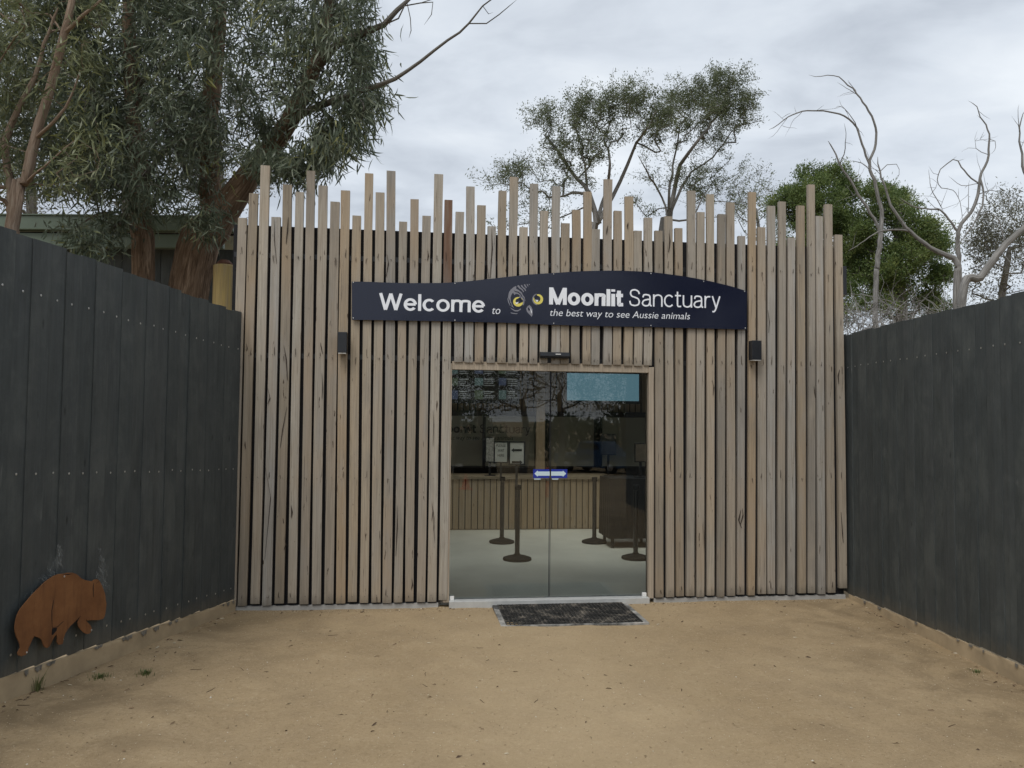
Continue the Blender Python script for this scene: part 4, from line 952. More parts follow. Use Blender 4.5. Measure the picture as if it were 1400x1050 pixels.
def litter():
    r = random.Random(9); mb = MB()
    def leaf(x, y, L, w, a, col):
        z = surf_z(x, y) + .002; mb.cur = col; ca, sa = math.cos(a), math.sin(a)
        pts = [(0, 0, 0), (L * .35, w, .004 + r.uniform(0, .006)), (L * .75, w * .6, r.uniform(0, .012)), (L, 0, r.uniform(0, .008)), (L * .7, -w * .7, .002), (L * .3, -w, .001)]
        mb.add([(x + p[0] * ca - p[1] * sa, y + p[0] * sa + p[1] * ca, z + p[2]) for p in pts], [(0, 1, 2, 3, 4, 5)])
    for i in range(460):
        y = 1.8 + 6.1 * r.random() ** .9; x = r.uniform(-1, 1) * (y * .62 + .8); x = max(-3.1, min(3.7, x))
        if r.random() < .3:
            q = r.uniform(.1, 5.0); sd_ = r.random() < .5; A_ = (PL + dL * q + nL * abs(r.gauss(.03, .12))) if sd_ else (PR + dR * q - nR * abs(r.gauss(.03, .12))); x, y = A_.x, A_.y
        elif r.random() < .25:
            u = r.uniform(-1.6, 4.5); P = W(u, -abs(r.gauss(0, .12)) - .02, 0); x, y = P.x, P.y
        leaf(x, y, r.uniform(.015, .055), r.uniform(.0015, .004), r.uniform(0, 6.28), r.choice((0, 0, 0, 1, 1, 2)))
    mats = [plain('dry_brown_leaf', (.075, .045, .025), .8), plain('tan_leaf', (.19, .13, .075), .8), plain('pale_leaf', (.42, .36, .26), .8)]
    o = mb.build('leaf_litter', mats); tag(o, kind='stuff', label='dry gum leaves and bark chips scattered on the sand')
    tw = MB()
    for i in range(45):
        y = 1.9 + 6 * r.random(); x = r.uniform(-1, 1) * (y * .6 + .7); x = max(-3.0, min(3.6, x)); a = r.uniform(0, 6.28); L = r.uniform(.03, .12)
        p = []
        for k in range(4):
            xx = x + math.cos(a) * L * k / 3 + r.uniform(-.006, .006); yy = y + math.sin(a) * L * k / 3 + r.uniform(-.006, .006); p.append((xx, yy, surf_z(xx, yy) + .002))
        tw.tube(p, [.0022, .002, .0016, .001], 4)
    tag(tw.build('fallen_twigs', mats[0]), kind='stuff', label='thin fallen twigs lying on the sand')
litter()
grass_m = leaf_mat('grass_blade', [(0, (.06, .10, .03)), (1, (.16, .18, .07))], .2)
def tuft(px, py, label, n, h, spread, seed, dry=0.0):
    r = random.Random(seed); P = on_ground(px, py); mb = MB(); ti = []
    for i in range(n):
        a = r.uniform(0, 6.28); q = abs(r.gauss(0, spread)); bx, by = q * math.cos(a), q * math.sin(a); hh = h * r.uniform(.4, 1.1); le = r.uniform(.1, .7) * hh; w = .0022
        p = a + r.uniform(-.5, .5); dx, dy = math.cos(p) * le, math.sin(p) * le; sx, sy = -math.sin(p) * w, math.cos(p) * w
        mb.add([(bx - sx, by - sy, -.01), (bx + sx, by + sy, -.01), (bx + dx * .4 + sx, by + dy * .4 + sy, hh * .6), (bx + dx * .4 - sx, by + dy * .4 - sy, hh * .6), (bx + dx, by + dy, hh)], [(0, 1, 2, 3), (3, 2, 4)])
        ti += [min(1, r.random() * .8 + dry)] * 5
    P.z = surf_z(P.x, P.y); o = mb.build('grass_tuft', grass_m); o.location = P; me = o.data; at = me.attributes.new('tint', 'FLOAT', 'POINT'); at.data.foreach_set('value', ti)
    tag(o, label, 'grass tuft', 'weeds in the sand')
tuft(198, 921, 'low green grass tuft in the sand, the right one of two near the left kerb', 90, .035, .035, 1)
tuft(137, 926, 'low green grass tuft in the sand, the left one of two near the left kerb', 90, .03, .035, 2)
tuft(50, 944, 'taller yellowish grass tuft growing against the left kerb', 40, .13, .02, 3, .5)
tuft(1335, 918, 'flat mossy weed beside the right kerb', 60, .02, .03, 4, .1)

# ================================================================== SHED AND POST behind the left fence
SH = empty('green_shed', (0, 0, 0)); tag(SH, 'low dark shed with a green metal fascia behind the left fence', 'shed')
def shed_box(name, pa, pb, y0, y1, mat, xr=None):
    a = at_depth(*pa, y0); b_ = at_depth(*pb, y0); x0, x1 = a.x, b_.x; z0, z1 = sorted((a.z, b_.z))
    return MB().box((x0, y0, z0), (x1, y1, z1)).build(name, mat, SH)
D0 = 10.4
sh = at_depth(-60, 296, D0); sr = at_depth(318, 302, D0)
zt_ = sh.z
def zz(py): return at_depth(200, py, D0).z
MB().box((sh.x, D0 - .12, zz(318)), (sr.x + .05, D0, zz(299))).build('fascia', M['green'], SH, bevel=.01)
MB().box((sh.x, D0 + .001, zz(320.5)), (sr.x + .03, D0 + .05, zz(318.2))).build('shadow_gap', M['black'], SH)
MB().box((sh.x, D0 - .06, zz(340)), (sr.x - .1, D0 + .02, zz(321))).build('gutter', M['green'], SH, bevel=.012)
MB().box((sh.x, D0 - .14, zz(299) + .001), (sr.x + .07, D0 + 3, zz(297.5) + .002)).build('roof', M['green'], SH)
for i in range(14):
    x = sh.x + (sr.x - sh.x) / 14 * i; MB().box((x + .004, D0 + .25, -.1), (x + (sr.x - sh.x) / 14 - .004, D0 + .29, zz(340) + .05)).build('wall_board', M['paling'], SH)
pp = at_depth(305.5, 420, 8.6)
TP = empty('round_post', (pp.x, pp.y, -.05)); tag(TP, 'round yellow pine post with a rusty cap between left fence and slats', 'post')
zp = at_depth(305.5, 363, 8.6).z + .05
MB().lathe([(.118, 0), (.118, zp - .01), (.110, zp)], 24).build('shaft', M['post'], TP, smooth=False)
mcap = MB(); mcap.lathe([(.085, zp + .0005), (.09, zp + .02), (.05, zp + .06), (.01, zp + .065)], 12); mcap.build('cap', M['rustcap'], TP)

# ================================================================== TREES
class Skel:
    def __init__(s): s.p = []; s.par = []; s.rmin = []; s.np = None
    def add(s, p, par, r=0.0): s.p.append(Vector(p)); s.par.append(par); s.rmin.append(r); return len(s.p) - 1
    def limb(s, pts, rad, start=None, sub=0.3, wob=0.0, rnd=random):
        pts = [Vector(p) for p in pts]
        if start is None: cur = s.add(pts[0], -1, rad[0]); 
        else: cur = start
        for i in range(1, len(pts)):
            L = (pts[i] - pts[i - 1]).length; n = max(1, int(L / sub))
            # catmull-rom through the points
            p0 = pts[max(i - 2, 0)]; p1 = pts[i - 1]; p2 = pts[i]; p3 = pts[min(i + 1, len(pts) - 1)]
            for k in range(1, n + 1):
                t = k / n
                q = 0.5 * ((2 * p1) + (p2 - p0) * t + (2 * p0 - 5 * p1 + 4 * p2 - p3) * t * t + (3 * p1 - p0 - 3 * p2 + p3) * t ** 3)
                if wob and k < n: q = q + Vector((rnd.gauss(0, wob), rnd.gauss(0, wob), rnd.gauss(0, wob)))
                cur = s.add(q, cur, rad[i - 1] * (1 - t) + rad[i] * t)
        return cur
    def nearest(s, p):
        A = np.array([tuple(q) for q in s.p]); return int(np.argmin(((A - np.array(tuple(p))) ** 2).sum(1)))
    def grow(s, targets, seg=0.35, jit=0.05, sag=0.0, rnd=random, climb=0.6, ok=None):
        # attach each target to the closest skeleton node, preferring nodes nearer the root than the target
        A = np.zeros((len(s.p) + len(targets) * 14, 3)); n = len(s.p); A[:n] = np.array([tuple(q) for q in s.p])
        root = np.array(tuple(s.p[0])); okm = np.ones(len(A), bool)
        if ok is not None: okm[:n] = False; okm[list(ok)] = True
        T = np.array([tuple(t) for t in targets]); order = np.argsort(((T - A[:n].mean(0)) ** 2).sum(1))
        if ok is not None: order = np.argsort(np.min(((T[:, None] - A[:n][okm[:n]][None]) ** 2).sum(2), 1))
        ends = []
        for ti in order:
            t = T[ti]; D = t[None] - A[:n]; d2 = (D ** 2).sum(1); d2 = d2 + climb * np.maximum(0, A[:n, 2] - t[2]) ** 2 * 3
            d2[~okm[:n]] = 1e9
            j = int(np.argmin(d2)); a = Vector(A[j]); tv = Vector(t); L = (tv - a).length; k = min(12, max(1, int(L / seg)))
            pj = s.par[j]; dirp = (s.p[j] - s.p[pj]).normalized() if pj >= 0 else Vector((0, 0, 1))
            cur = j; c1 = a + dirp * L * .3
            for i in range(1, k + 1):
                q_ = i / k; q = a * (1 - q_) ** 2 + c1 * 2 * q_ * (1 - q_) + tv * q_ ** 2
                if i < k: q += Vector((rnd.gauss(0, jit), rnd.gauss(0, jit), rnd.gauss(0, jit) - sag * math.sin(q_ * 3.14)))
                cur = s.add(q, cur); A[n] = tuple(q); n += 1
            ends.append(cur)
        return ends
    def finish(s, tip=0.004, ex=2.3):
        n = len(s.p); acc = [0.0] * n; kids = [[] for _ in range(n)]
        for i in range(n):
            if s.par[i] >= 0: kids[s.par[i]].append(i)
        s.kids = kids; s.r = [0.0] * n
        for i in reversed(range(n)):
            v = sum(s.r[k] ** ex for k in kids[i]) ** (1 / ex) if kids[i] else tip
            s.r[i] = max(v, s.rmin[i]) if s.rmin[i] else v
        for i in range(n):                         # guide limbs set the radius; side growth cannot exceed its parent
            p = s.par[i]
            if s.rmin[i]: s.r[i] = s.rmin[i]
            elif p >= 0: s.r[i] = min(s.r[i], s.r[p] * .92)
    def tubes(s, sides=6, big=14, bigr=0.05, minr=0.0, rough=0.0, seed=1):
        rnd = random.Random(seed); V = []; Fc = []; BK = []; GR = []; n = len(s.p)
        heads = [(0, -1)] + [(i, -2) for i in range(1, n) if s.par[i] < 0]; chains = []
        while heads:
            i, par = heads.pop(); ch = [par] if par >= 0 else []
            while True:
                ch.append(i)
                if not s.kids[i]: break
                ks = sorted(s.kids[i], key=lambda k: -(s.r[k] + (1 if s.rmin[k] else 0))); 
                for k in ks[1:]: heads.append((k, i))
                i = ks[0]
            if len(ch) > 1: chains.append((ch, par >= 0))
        for ch, side in chains:
            if s.r[ch[1]] < minr: continue
            rr = [s.r[k] for k in ch]
            if side: rr[0] = rr[1]
            sd = big if rr[0] > bigr else (sides if rr[0] > .012 else 3)
            b = len(V); u = None; L = 0.0; ph = [rnd.uniform(0, 6.28) for _ in range(4)]; pts = [s.p[k] for k in ch]; m = len(pts); off = rnd.uniform(0, 20)
            for i, p in enumerate(pts):
                t = pts[min(i + 1, m - 1)] - pts[max(i - 1, 0)]; t = t.normalized() if t.length > 1e-9 else Vector((0, 0, 1))
                if u is None: u = t.orthogonal().normalized()
                u = u - t * u.dot(t); u = u.normalized() if u.length > 1e-6 else t.orthogonal().normalized(); w = t.cross(u)
                if i: L += (p - pts[i - 1]).length
                r0 = rr[i] if i < m - 1 or rr[i] > .02 else rr[i] * .4
                for k in range(sd):
                    a = 2 * math.pi * k / sd; q = r0
                    if sd == big and rough: q = r0 * (1 + rough * (math.sin(3 * a + ph[0] + L * 1.3) * .5 + math.sin(5 * a + ph[1] - L * 2.1) * .35 + math.sin(2 * a + ph[2] + L * 3) * .4 + rnd.uniform(-.35, .35)))
                    V.append(p + (u * math.cos(a) + w * math.sin(a)) * q); BK.append((math.cos(a) * max(r0, .02) + off, math.sin(a) * max(r0, .02) + off * .3, L)); GR.append(r0)
            for i in range(m - 1):
                for k in range(sd):
                    q = (k + 1) % sd; Fc.append((b + i * sd + k, b + i * sd + q, b + (i + 1) * sd + q, b + (i + 1) * sd + k))
        me = bpy.data.meshes.new('trunk'); me.from_pydata([tuple(v) for v in V], [], Fc)
        me.polygons.foreach_set('use_smooth', [True] * len(me.polygons)); at = me.attributes.new('bark', 'FLOAT_VECTOR', 'POINT')
        at.data.foreach_set('vector', np.array(BK, np.float32).ravel()); g_ = me.attributes.new('girth', 'FLOAT', 'POINT'); g_.data.foreach_set('value', np.array(GR, np.float32)); me.update(); return me
def leaf_mesh(name, P, D, L, Wd, tint, seed, narrow=True):
    # P positions, D unit directions; every leaf a bent blade of its own
    r = np.random.default_rng(seed); n = len(P); rv = r.normal(size=(n, 3)); S = np.cross(D, rv); S /= np.linalg.norm(S, axis=1, keepdims=True) + 1e-9
    Nn = np.cross(D, S); L = L[:, None]; Wd = Wd[:, None]; cv = r.uniform(.05, .28, (n, 1)) * L
    if narrow:
        V = np.stack([P, P + D * L * .35 + S * Wd * .5 + Nn * cv * .4, P + D * L * .35 - S * Wd * .5 + Nn * cv * .4,
                      P + D * L * .72 + S * Wd * .36 + Nn * cv * .3, P + D * L * .72 - S * Wd * .36 + Nn * cv * .3, P + D * L - Nn * cv * .4], 1)
        F = np.array([(0, 1, 2), (1, 3, 2), (2, 3, 4), (3, 5, 4)])
    else:
        V = np.stack([P, P + D * L * .45 + S * Wd * .5, P + D * L, P + D * L * .45 - S * Wd * .5 + Nn * cv * .5], 1); F = np.array([(0, 1, 2), (0, 2, 3)])
    k = V.shape[1]; Fq = (F[None] + (np.arange(n) * k)[:, None, None]).reshape(-1, 3)
    me = bpy.data.meshes.new(name); fill(me, V.reshape(-1, 3), Fq)
    at = me.attributes.new('tint', 'FLOAT', 'POINT'); at.data.foreach_set('value', np.repeat(np.clip(tint, 0, 1), k).astype(np.float32)); return me
def foliage(sk, ends, per, L, Wd, spread, droop, seed, narrow=True, keep=None):
    r = np.random.default_rng(seed); E = np.array([tuple(sk.p[e]) for e in ends]); n = len(E)
    Q = np.array([tuple(sk.p[sk.par[e]]) for e in ends]); t = r.random((n, per, 1)) * 1.15
    base = E[:, None] + (Q - E)[:, None] * t * .9 + r.normal(0, spread, (n, per, 3))
    P = base.reshape(-1, 3); d = r.normal(size=P.shape) * .5 + np.repeat(r.normal(size=(n, 3)) * .45, per, 0) + np.repeat((E - Q) / (np.linalg.norm(E - Q, axis=1, keepdims=True) + 1e-9), per, 0) * .5; d[:, 2] -= droop
    d /= np.linalg.norm(d, axis=1, keepdims=True) + 1e-9; m = len(P); ct = np.repeat(r.random(n), per); tint = ct * .55 + r.random(m) * .42
    yel = np.repeat(r.random(n) < .02, per); tint = np.where(yel, .97, np.minimum(tint, .86))
    ln = L * r.uniform(.45, 1.3, m); wd = Wd * r.uniform(.7, 1.2, m)
    if keep is not None: k = keep(P); P, d, ln, wd, tint = P[k], d[k], ln[k], wd[k], tint[k]
    return leaf_mesh('leaves', P, d, ln, wd, tint, seed + 1, narrow)
def tree(name, label, cat, sk, ends, bark, leafm, per, L, Wd, spread, droop, seed, narrow=True, group=None, rough=0.0, tip=.004, minr=0.0, bigr=.05, keep=None):
    sk.finish(tip); T = empty(name, sk.p[0]); tag(T, label, cat, group)
    me = sk.tubes(rough=rough, seed=seed, minr=minr, bigr=bigr); base = sk.p[0]; me.transform(Matrix.Translation(-base)); link('trunk', me, bark, T)
    if leafm is not None:
        lm = foliage(sk, ends, per, L, Wd, spread, droop, seed, narrow, keep); lm.transform(Matrix.Translation(-base)); link('crown', lm, leafm, T)['kind'] = 'stuff'
    return T
def inpoly(x, y, P):
    c = False; j = len(P) - 1
    for i in range(len(P)):
        if (P[i][1] > y) != (P[j][1] > y) and x < (P[j][0] - P[i][0]) * (y - P[i][1]) / (P[j][1] - P[i][1]) + P[i][0]: c = not c
        j = i
    return c
def sample(blobs, n, rnd, clumps=0, cr=.2):
    if clumps:
        cs = sample(blobs, clumps, rnd); out = []
        ks = [(c, cr * rnd.uniform(.6, 1.5)) for c in cs]
        for _ in range(n):
            c, q = rnd.choice(ks); out.append(c + Vector((rnd.gauss(0, q), rnd.gauss(0, q), rnd.gauss(0, q * .7))))
        return out
    return _sample(blobs, n, rnd)
def _sample(blobs, n, rnd):
    """blobs: (px, py, depth, rx px, ry px, depth radius m, weight) -> points spread through ellipsoids"""
    ws = [b[6] for b in blobs]; out = []
    for b in rnd.choices(blobs, ws, k=n):
        while True:
            a = (rnd.uniform(-1, 1), rnd.uniform(-1, 1), rnd.uniform(-1, 1)); q = a[0] ** 2 + a[1] ** 2 + a[2] ** 2
            if q < 1 and (q > .25 or rnd.random() < .5): break
        out.append(at_depth(b[0] + a[0] * b[3], b[1] + a[1] * b[4], b[2] + a[2] * b[5]))
    return out
def clump(T, k, pull, rnd):
    cs = rnd.sample(T, k); A = np.array([tuple(c) for c in cs]); out = []
    for t in T:
        c = cs[int(np.argmin(((A - np.array(tuple(t))) ** 2).sum(1)))]; out.append(t.lerp(c, pull * rnd.uniform(.6, 1.2)))
    return out
def PX(lst): return [at_depth(*p) for p in lst]
def above_roof(P):                                # nothing grows through the entrance building, the shed roof or the forecourt
    v = P[:, 0] * N_.x + P[:, 1] * N_.y - DW; u = P[:, 0] * T_.x + P[:, 1] * T_.y
    inb = (v > -.12) & (v < 6.2) & (u > UL - .1) & (u < UR + .1) & (P[:, 2] < 3.95)
    shd = (P[:, 1] > D0 - .2) & (P[:, 2] < zt_ + .05) & (P[:, 0] < -1.5)
    return ~(inb | shd)

# --- big leaning stringybark at left
rn = random.Random(21); sk = Skel()
P = PX([(232, 470, 9.0), (262, 380, 9.0), (292, 312, 9.0)]); P[0].z = -.1
a = sk.limb([Vector((P[0].x - .05, P[0].y, -.2))] + P[1:], [.26, .225, .205], sub=.12, rnd=rn)
b1 = sk.limb([sk.p[a]] + PX([(322, 268, 8.95), (358, 217, 8.9), (392, 172, 8.8), (418, 120, 8.6), (440, 60, 8.5), (452, -20, 8.4), (455, -120, 8.4)]), [.185, .16, .125, .10, .08, .07, .055, .04], a, .14, rnd=rn)
b2 = sk.limb([sk.p[a]] + PX([(288, 250, 9.2), (285, 180, 9.3), (292, 100, 9.4), (300, 0, 9.5), (296, -120, 9.5)]), [.125, .12, .11, .10, .085, .06], a, .16, rnd=rn)
def at_near(sk, px, py, y): return sk.nearest(at_depth(px, py, y))
j = at_near(sk, 392, 172, 8.8); sk.limb([sk.p[j]] + PX([(425, 150, 8.5), (465, 135, 8.2), (500, 122, 8.0), (540, 108, 7.9), (575, 84, 7.8), (612, 55, 7.7), (641, 32, 7.6), (660, 8, 7.55), (690, -12, 7.5)]), [.05, .04, .034, .028, .022, .0175, .014, .011, .008, .005], j, .12, .004, rn)
dead_from = len(sk.p)
j = at_near(sk, 641, 32, 7.6); sk.limb([sk.p[j]] + PX([(665, 32, 7.6), (682, 20, 7.6), (706, 0, 7.6)]), [.008, .007, .006, .003], j, .1, .003, rn)
j = at_near(sk, 655, 20, 7.57); sk.limb([sk.p[j]] + PX([(668, 19, 7.6), (674, 17, 7.6)]), [.005, .004, .002], j, .1, .003, rn)
j = at_near(sk, 425, 100, 8.6); sk.limb([sk.p[j]] + PX([(460, 62, 8.3), (500, 44, 8.0), (525, 34, 7.9), (543, 14, 7.8), (556, 2, 7.8), (575, -14, 7.8)]), [.06, .045, .036, .03, .024, .018, .010], j, .12, .004, rn)
j = at_near(sk, 528, 32, 7.9); sk.limb([sk.p[j]] + PX([(545, 25, 7.8), (553, 8, 7.7), (575, 4, 7.7), (592, 3, 7.7), (590, 20, 7.7), (580, 34, 7.7)]), [.010, .009, .008, .007, .006, .005, .003], j, .1, .003, rn)
j = at_near(sk, 556, 4, 7.8); sk.limb([sk.p[j]] + PX([(561, 25, 7.8), (562, 42, 7.8), (559, 52, 7.8)]), [.006, .005, .005, .003], j, .1, .003, rn)
j = at_near(sk, 575, 6, 7.7); sk.limb([sk.p[j]] + PX([(600, -4, 7.7), (612, -14, 7.7)]), [.006, .005, .003], j, .1, .003, rn)
allow = [i for i in range(len(sk.p)) if not (sk.p[i].y < 8.0 and sk.p[i].x > at_depth(515, 100, sk.p[i].y).x) and sk.p[i].z > 3.7]
POLY = [(60, -140), (545, -140), (520, -30), (505, 0), (500, 40), (512, 70), (505, 95), (515, 130), (510, 155), (490, 190), (462, 212), (448, 218), (415, 228), (395, 222), (385, 232), (372, 238), (352, 225), (330, 232), (318, 205), (300, 240), (270, 262), (240, 270), (215, 262), (150, 262), (100, 262), (60, 200)]
T = []
while len(T) < 1500:
    x, y = rn.uniform(60, 545), rn.uniform(-140, 275)
    if not inpoly(x, y, POLY): continue
    if (x - 278) ** 2 / 26 ** 2 + (y - 112) ** 2 / 22 ** 2 < 1 and rn.random() < .75: continue     # a gap of sky
    if (x - 333) ** 2 / 22 ** 2 + (y - 182) ** 2 / 20 ** 2 < 1 and rn.random() < .8: continue
    if (x - 466) ** 2 / 22 ** 2 + (y - 195) ** 2 / 13 ** 2 < 1 and rn.random() < .8: continue
    if y > 150 and abs((x - 262) - (380 - y) * .625) < 30 and y > 185: continue
    dep = rn.uniform(7.7, 10.3) if x < 330 else rn.uniform(7.7, 9.4)
    T.append(at_depth(x, y, dep))
T = clump([p for p in T if p.z > 3.3], 190, .38, rn)
for cx_, cy_, q_ in ((398, 226, 26), (376, 226, 16), (440, 218, 22), (352, 214, 14), (455, 205, 20), (500, 150, 22), (510, 130, 16), (488, 188, 18), (505, 60, 14), (502, 90, 16), (490, 20, 12), (415, 235, 14)):
    for _ in range(q_): T.append(at_depth(rn.gauss(cx_, 11), rn.gauss(cy_, 8), rn.uniform(7.75, 8.7)))
ends = sk.grow(T, .22, .03, .02, rn, ok=allow)
tree('leaning_gum_tree', 'big stringy barked gum tree leaning right behind the left end of the slatted wall', 'tree', sk, ends, M['bark_stringy'], M['leaf_gum'], 21, .150, .0185, .085, .95, 31, True, 'gum trees behind the left fence', rough=.10, tip=.0035, keep=above_roof)
# --- upright stringybark
rn = random.Random(22); sk = Skel()
P = PX([(198, 470, 8.7), (197, 375, 8.7), (194, 310, 8.7), (190, 240, 8.7), (184, 170, 8.8), (180, 110, 8.9), (176, 20, 9.0), (180, -100, 9.0)]); P[0].z = -.2
a = sk.limb(P, [.15, .125, .11, .10, .095, .085, .07, .04], sub=.14, wob=.006, rnd=rn)
for pts, rr in (([(186, 190), (160, 165), (135, 130), (110, 110)], .035), ([(192, 260), (215, 220), (240, 190), (255, 170)], .03), ([(195, 312), (160, 290), (120, 300), (100, 315)], .022), ([(182, 130), (205, 90), (225, 60)], .03)):
    j = at_near(sk, pts[0][0], pts[0][1], 8.75); sk.limb([sk.p[j]] + PX([(x, y, 8.6) for x, y in pts[1:]]), [rr] + [rr * .7, rr * .5, rr * .3][:len(pts) - 1], j, .15, .01, rn)
T = []
LOWP = [(-20, -120), (300, -120), (300, 0), (300, 200), (262, 240), (250, 262), (222, 258), (165, 262), (105, 270), (60, 262), (-20, 240)]
while len(T) < 850:
    x, y = rn.uniform(-20, 300), rn.uniform(-120, 300)
    if inpoly(x, y, LOWP) and not ((x - 278) ** 2 / 26 ** 2 + (y - 112) ** 2 / 22 ** 2 < 1) and not (120 < x < 158 and 20 < y < 75 and rn.random() < .7):
        dp = rn.uniform(7.6, 10.2)
        if (abs(x - 188) < 17 and dp < 8.9 and rn.random() < .75) or (x > 225 and y > 200 and dp < 9): continue
        T.append(at_depth(x, y, dp))
for _ in range(38): T.append(at_depth(rn.gauss(125, 24), rn.gauss(325, 13), rn.uniform(7.6, 8.3)))
for _ in range(20): T.append(at_depth(rn.gauss(282, 14), rn.gauss(302, 10), rn.uniform(8.2, 8.5)))
for _ in range(30): T.append(at_depth(rn.gauss(205, 26), rn.gauss(278, 12), rn.uniform(8.0, 8.6)))
T = clump(T, 120, .45, rn); ends = sk.grow(T, .22, .03, .03, rn)
tree('upright_gum_tree', 'upright stringy barked gum tree rising through foliage left of the leaning tree', 'tree', sk, ends, M['bark_stringy'], M['leaf_gum'], 21, .145, .018, .085, .85, 32, True, 'gum trees behind the left fence', rough=.12, tip=.0035, keep=above_roof)
# --- pink barked multi stem tree at the far left
rn = random.Random(23); sk = Skel()
P = PX([(5, 420, 7.3), (18, 300, 7.3), (36, 250, 7.3), (48, 190, 7.3), (66, 130, 7.3), (78, 85, 7.25), (88, 45, 7.2), (98, 5, 7.2), (104, -80, 7.2)]); P[0].z = -.1
a = sk.limb(P, [.075, .062, .052, .045, .041, .038, .035, .031, .02], sub=.12, wob=.004, rnd=rn)
for pts, r0, y0 in (([(90, 42), (112, 22), (140, -2), (170, -40)], .024, 7.2), ([(20, 295), (12, 240), (8, 190), (25, 150), (48, 105), (60, 60), (80, 10)], .045, 7.6), ([(10, 215), (-8, 180), (-20, 120)], .03, 7.6), ([(48, 190), (75, 165), (98, 130), (110, 95)], .02, 7.2), ([(36, 252), (58, 230), (75, 215), (105, 190)], .014, 7.1)):
    j = at_near(sk, pts[0][0], pts[0][1], y0); k = len(pts) - 1; sk.limb([sk.p[j]] + PX([(x, y, y0 - .1) for x, y in pts[1:]]), [r0 * (1 - .75 * i / k) for i in range(k + 1)], j, .12, .006, rn)
T = []
while len(T) < 800:
    x, y = rn.uniform(-160, 140), rn.uniform(-120, 290)
    if y > 262 + (x > 60) * 10: continue
    if -10 < x < 30 and 25 < y < 60 and rn.random() < .7: continue
    if rn.random() < (.5 if 30 < x < 110 and y < 260 else 0): continue
    dp = rn.uniform(6.6, 8.6); tx = 100 - (y - 5) * .29 if y > 0 else 102
    if abs(x - tx) < 20 and dp < 7.6 and rn.random() < .8: continue
    T.append(at_depth(x, y, dp))
T = clump(T, 110, .5, rn); ends = sk.grow(T, .2, .03, .02, rn)
tree('pink_barked_tree', 'slender pink brown barked gum tree with several stems at the far left', 'tree', sk, ends, M['bark_pinkish'], M['leaf_gum_olive'], 15, .135, .016, .10, .8, 33, True, 'gum trees behind the left fence', rough=.05, tip=.003, keep=above_roof)
# --- greyish scrub further behind on the left, seen through the gaps
rn = random.Random(24)
for kx, (cx, dep) in enumerate(((40, 17.0), (170, 18.0), (300, 19.5))):
    sk = Skel(); base = at_depth(cx, 400, dep); base.z = -.2
    a = sk.limb([base, at_depth(cx + 4, 300, dep), at_depth(cx - 6, 200, dep)], [.14, .11, .06], sub=.4, wob=.02, rnd=rn)
    T = sample([(cx, 190, dep, 90, 110, 1.6, 1.0), (cx - 10, 80, dep, 80, 80, 1.5, .5 if kx < 2 else .12)], 300, rn); ends = sk.grow(T, .4, .05, .0, rn)
    tree('olive_scrub_tree', ('olive brown scrub tree behind the far left stems', 'olive brown scrub tree behind the upright gum above the shed', 'thin olive scrub tree behind the leaning gum')[kx], 'tree', sk, ends, M['bark_grey'], M['leaf_grey'], 26, .12, .03, .22, .3, 34 + kx, False, 'scrub trees beyond the shed', tip=.006)

# --- pair of open crowned gums behind the roof
rn = random.Random(41); sk = Skel(); d = 22.0
base = at_depth(800, 420, d); base.z = -.3
a = sk.limb([base] + PX([(806, 345, d), (817, 305, d)]), [.17, .14, .12], sub=.4, wob=.01, rnd=rn)
for pts, r0 in (([(806, 265), (789, 245), (768, 215), (745, 185)], .075), ([(803, 262), (800, 225), (795, 190)], .05), ([(828, 265), (834, 225), (826, 190)], .06), ([(838, 268), (858, 225), (870, 195), (888, 170)], .07)):
    k = len(pts); sk.limb([sk.p[a]] + PX([(x, y, d + rn.uniform(-.8, .8)) for x, y in pts]), [r0 * (1 - .6 * i / k) for i in range(k + 1)], a, .35, .02, rn)
T = sample([(765, 165, d, 34, 40, .9, 1.0), (815, 160, d, 40, 40, 1.0, 1.3), (868, 160, d, 42, 38, 1.0, 1.2), (745, 155, d, 16, 24, .5, .4), (800, 135, d, 22, 20, .6, .6), (840, 150, d, 30, 30, .7, .7), (872, 130, d, 25, 18, .6, .6), (905, 165, d, 22, 24, .6, .6), (790, 195, d, 50, 26, .8, .8), (850, 200, d, 40, 20, .8, .4)], 800, rn, 85, .24)
T += sample([(745, 235, d, 45, 30, .8, 1), (700, 232, d, 16, 14, .5, .6), (725, 285, d, 40, 28, .6, .6), (668 + 14, 243, d, 12, 10, .4, .25)], 230, rn, 30, .3)
ends = sk.grow(T, .33, .06, -.02, rn, climb=2.5)
tree('open_crowned_gum', 'open crowned pale stemmed gum tree above the middle of the slatted wall', 'tree', sk, ends, M['bark_grey'], M['leaf_gum_far'], 30, .088, .024, .085, .35, 42, False, 'open crowned gums behind the entrance', tip=.007)
rn = random.Random(43); sk = Skel(); d = 24.0
base = at_depth(890, 420, d); base.z = -.3
a = sk.limb([base] + PX([(903, 340, d), (914, 300, d)]), [.18, .15, .13], sub=.4, wob=.01, rnd=rn)
for pts, r0 in (([(922, 260), (930, 225), (952, 195), (980, 160)], .085), ([(928, 265), (945, 235), (975, 215), (1000, 180)], .05), ([(905, 270), (885, 235), (872, 212)], .04), ([(945, 300), (960, 270), (975, 250)], .035), ([(915, 260), (922, 215), (930, 170)], .05)):
    k = len(pts); sk.limb([sk.p[a]] + PX([(x, y, d + rn.uniform(-.8, .8)) for x, y in pts]), [r0 * (1 - .6 * i / k) for i in range(k + 1)], a, .35, .02, rn)
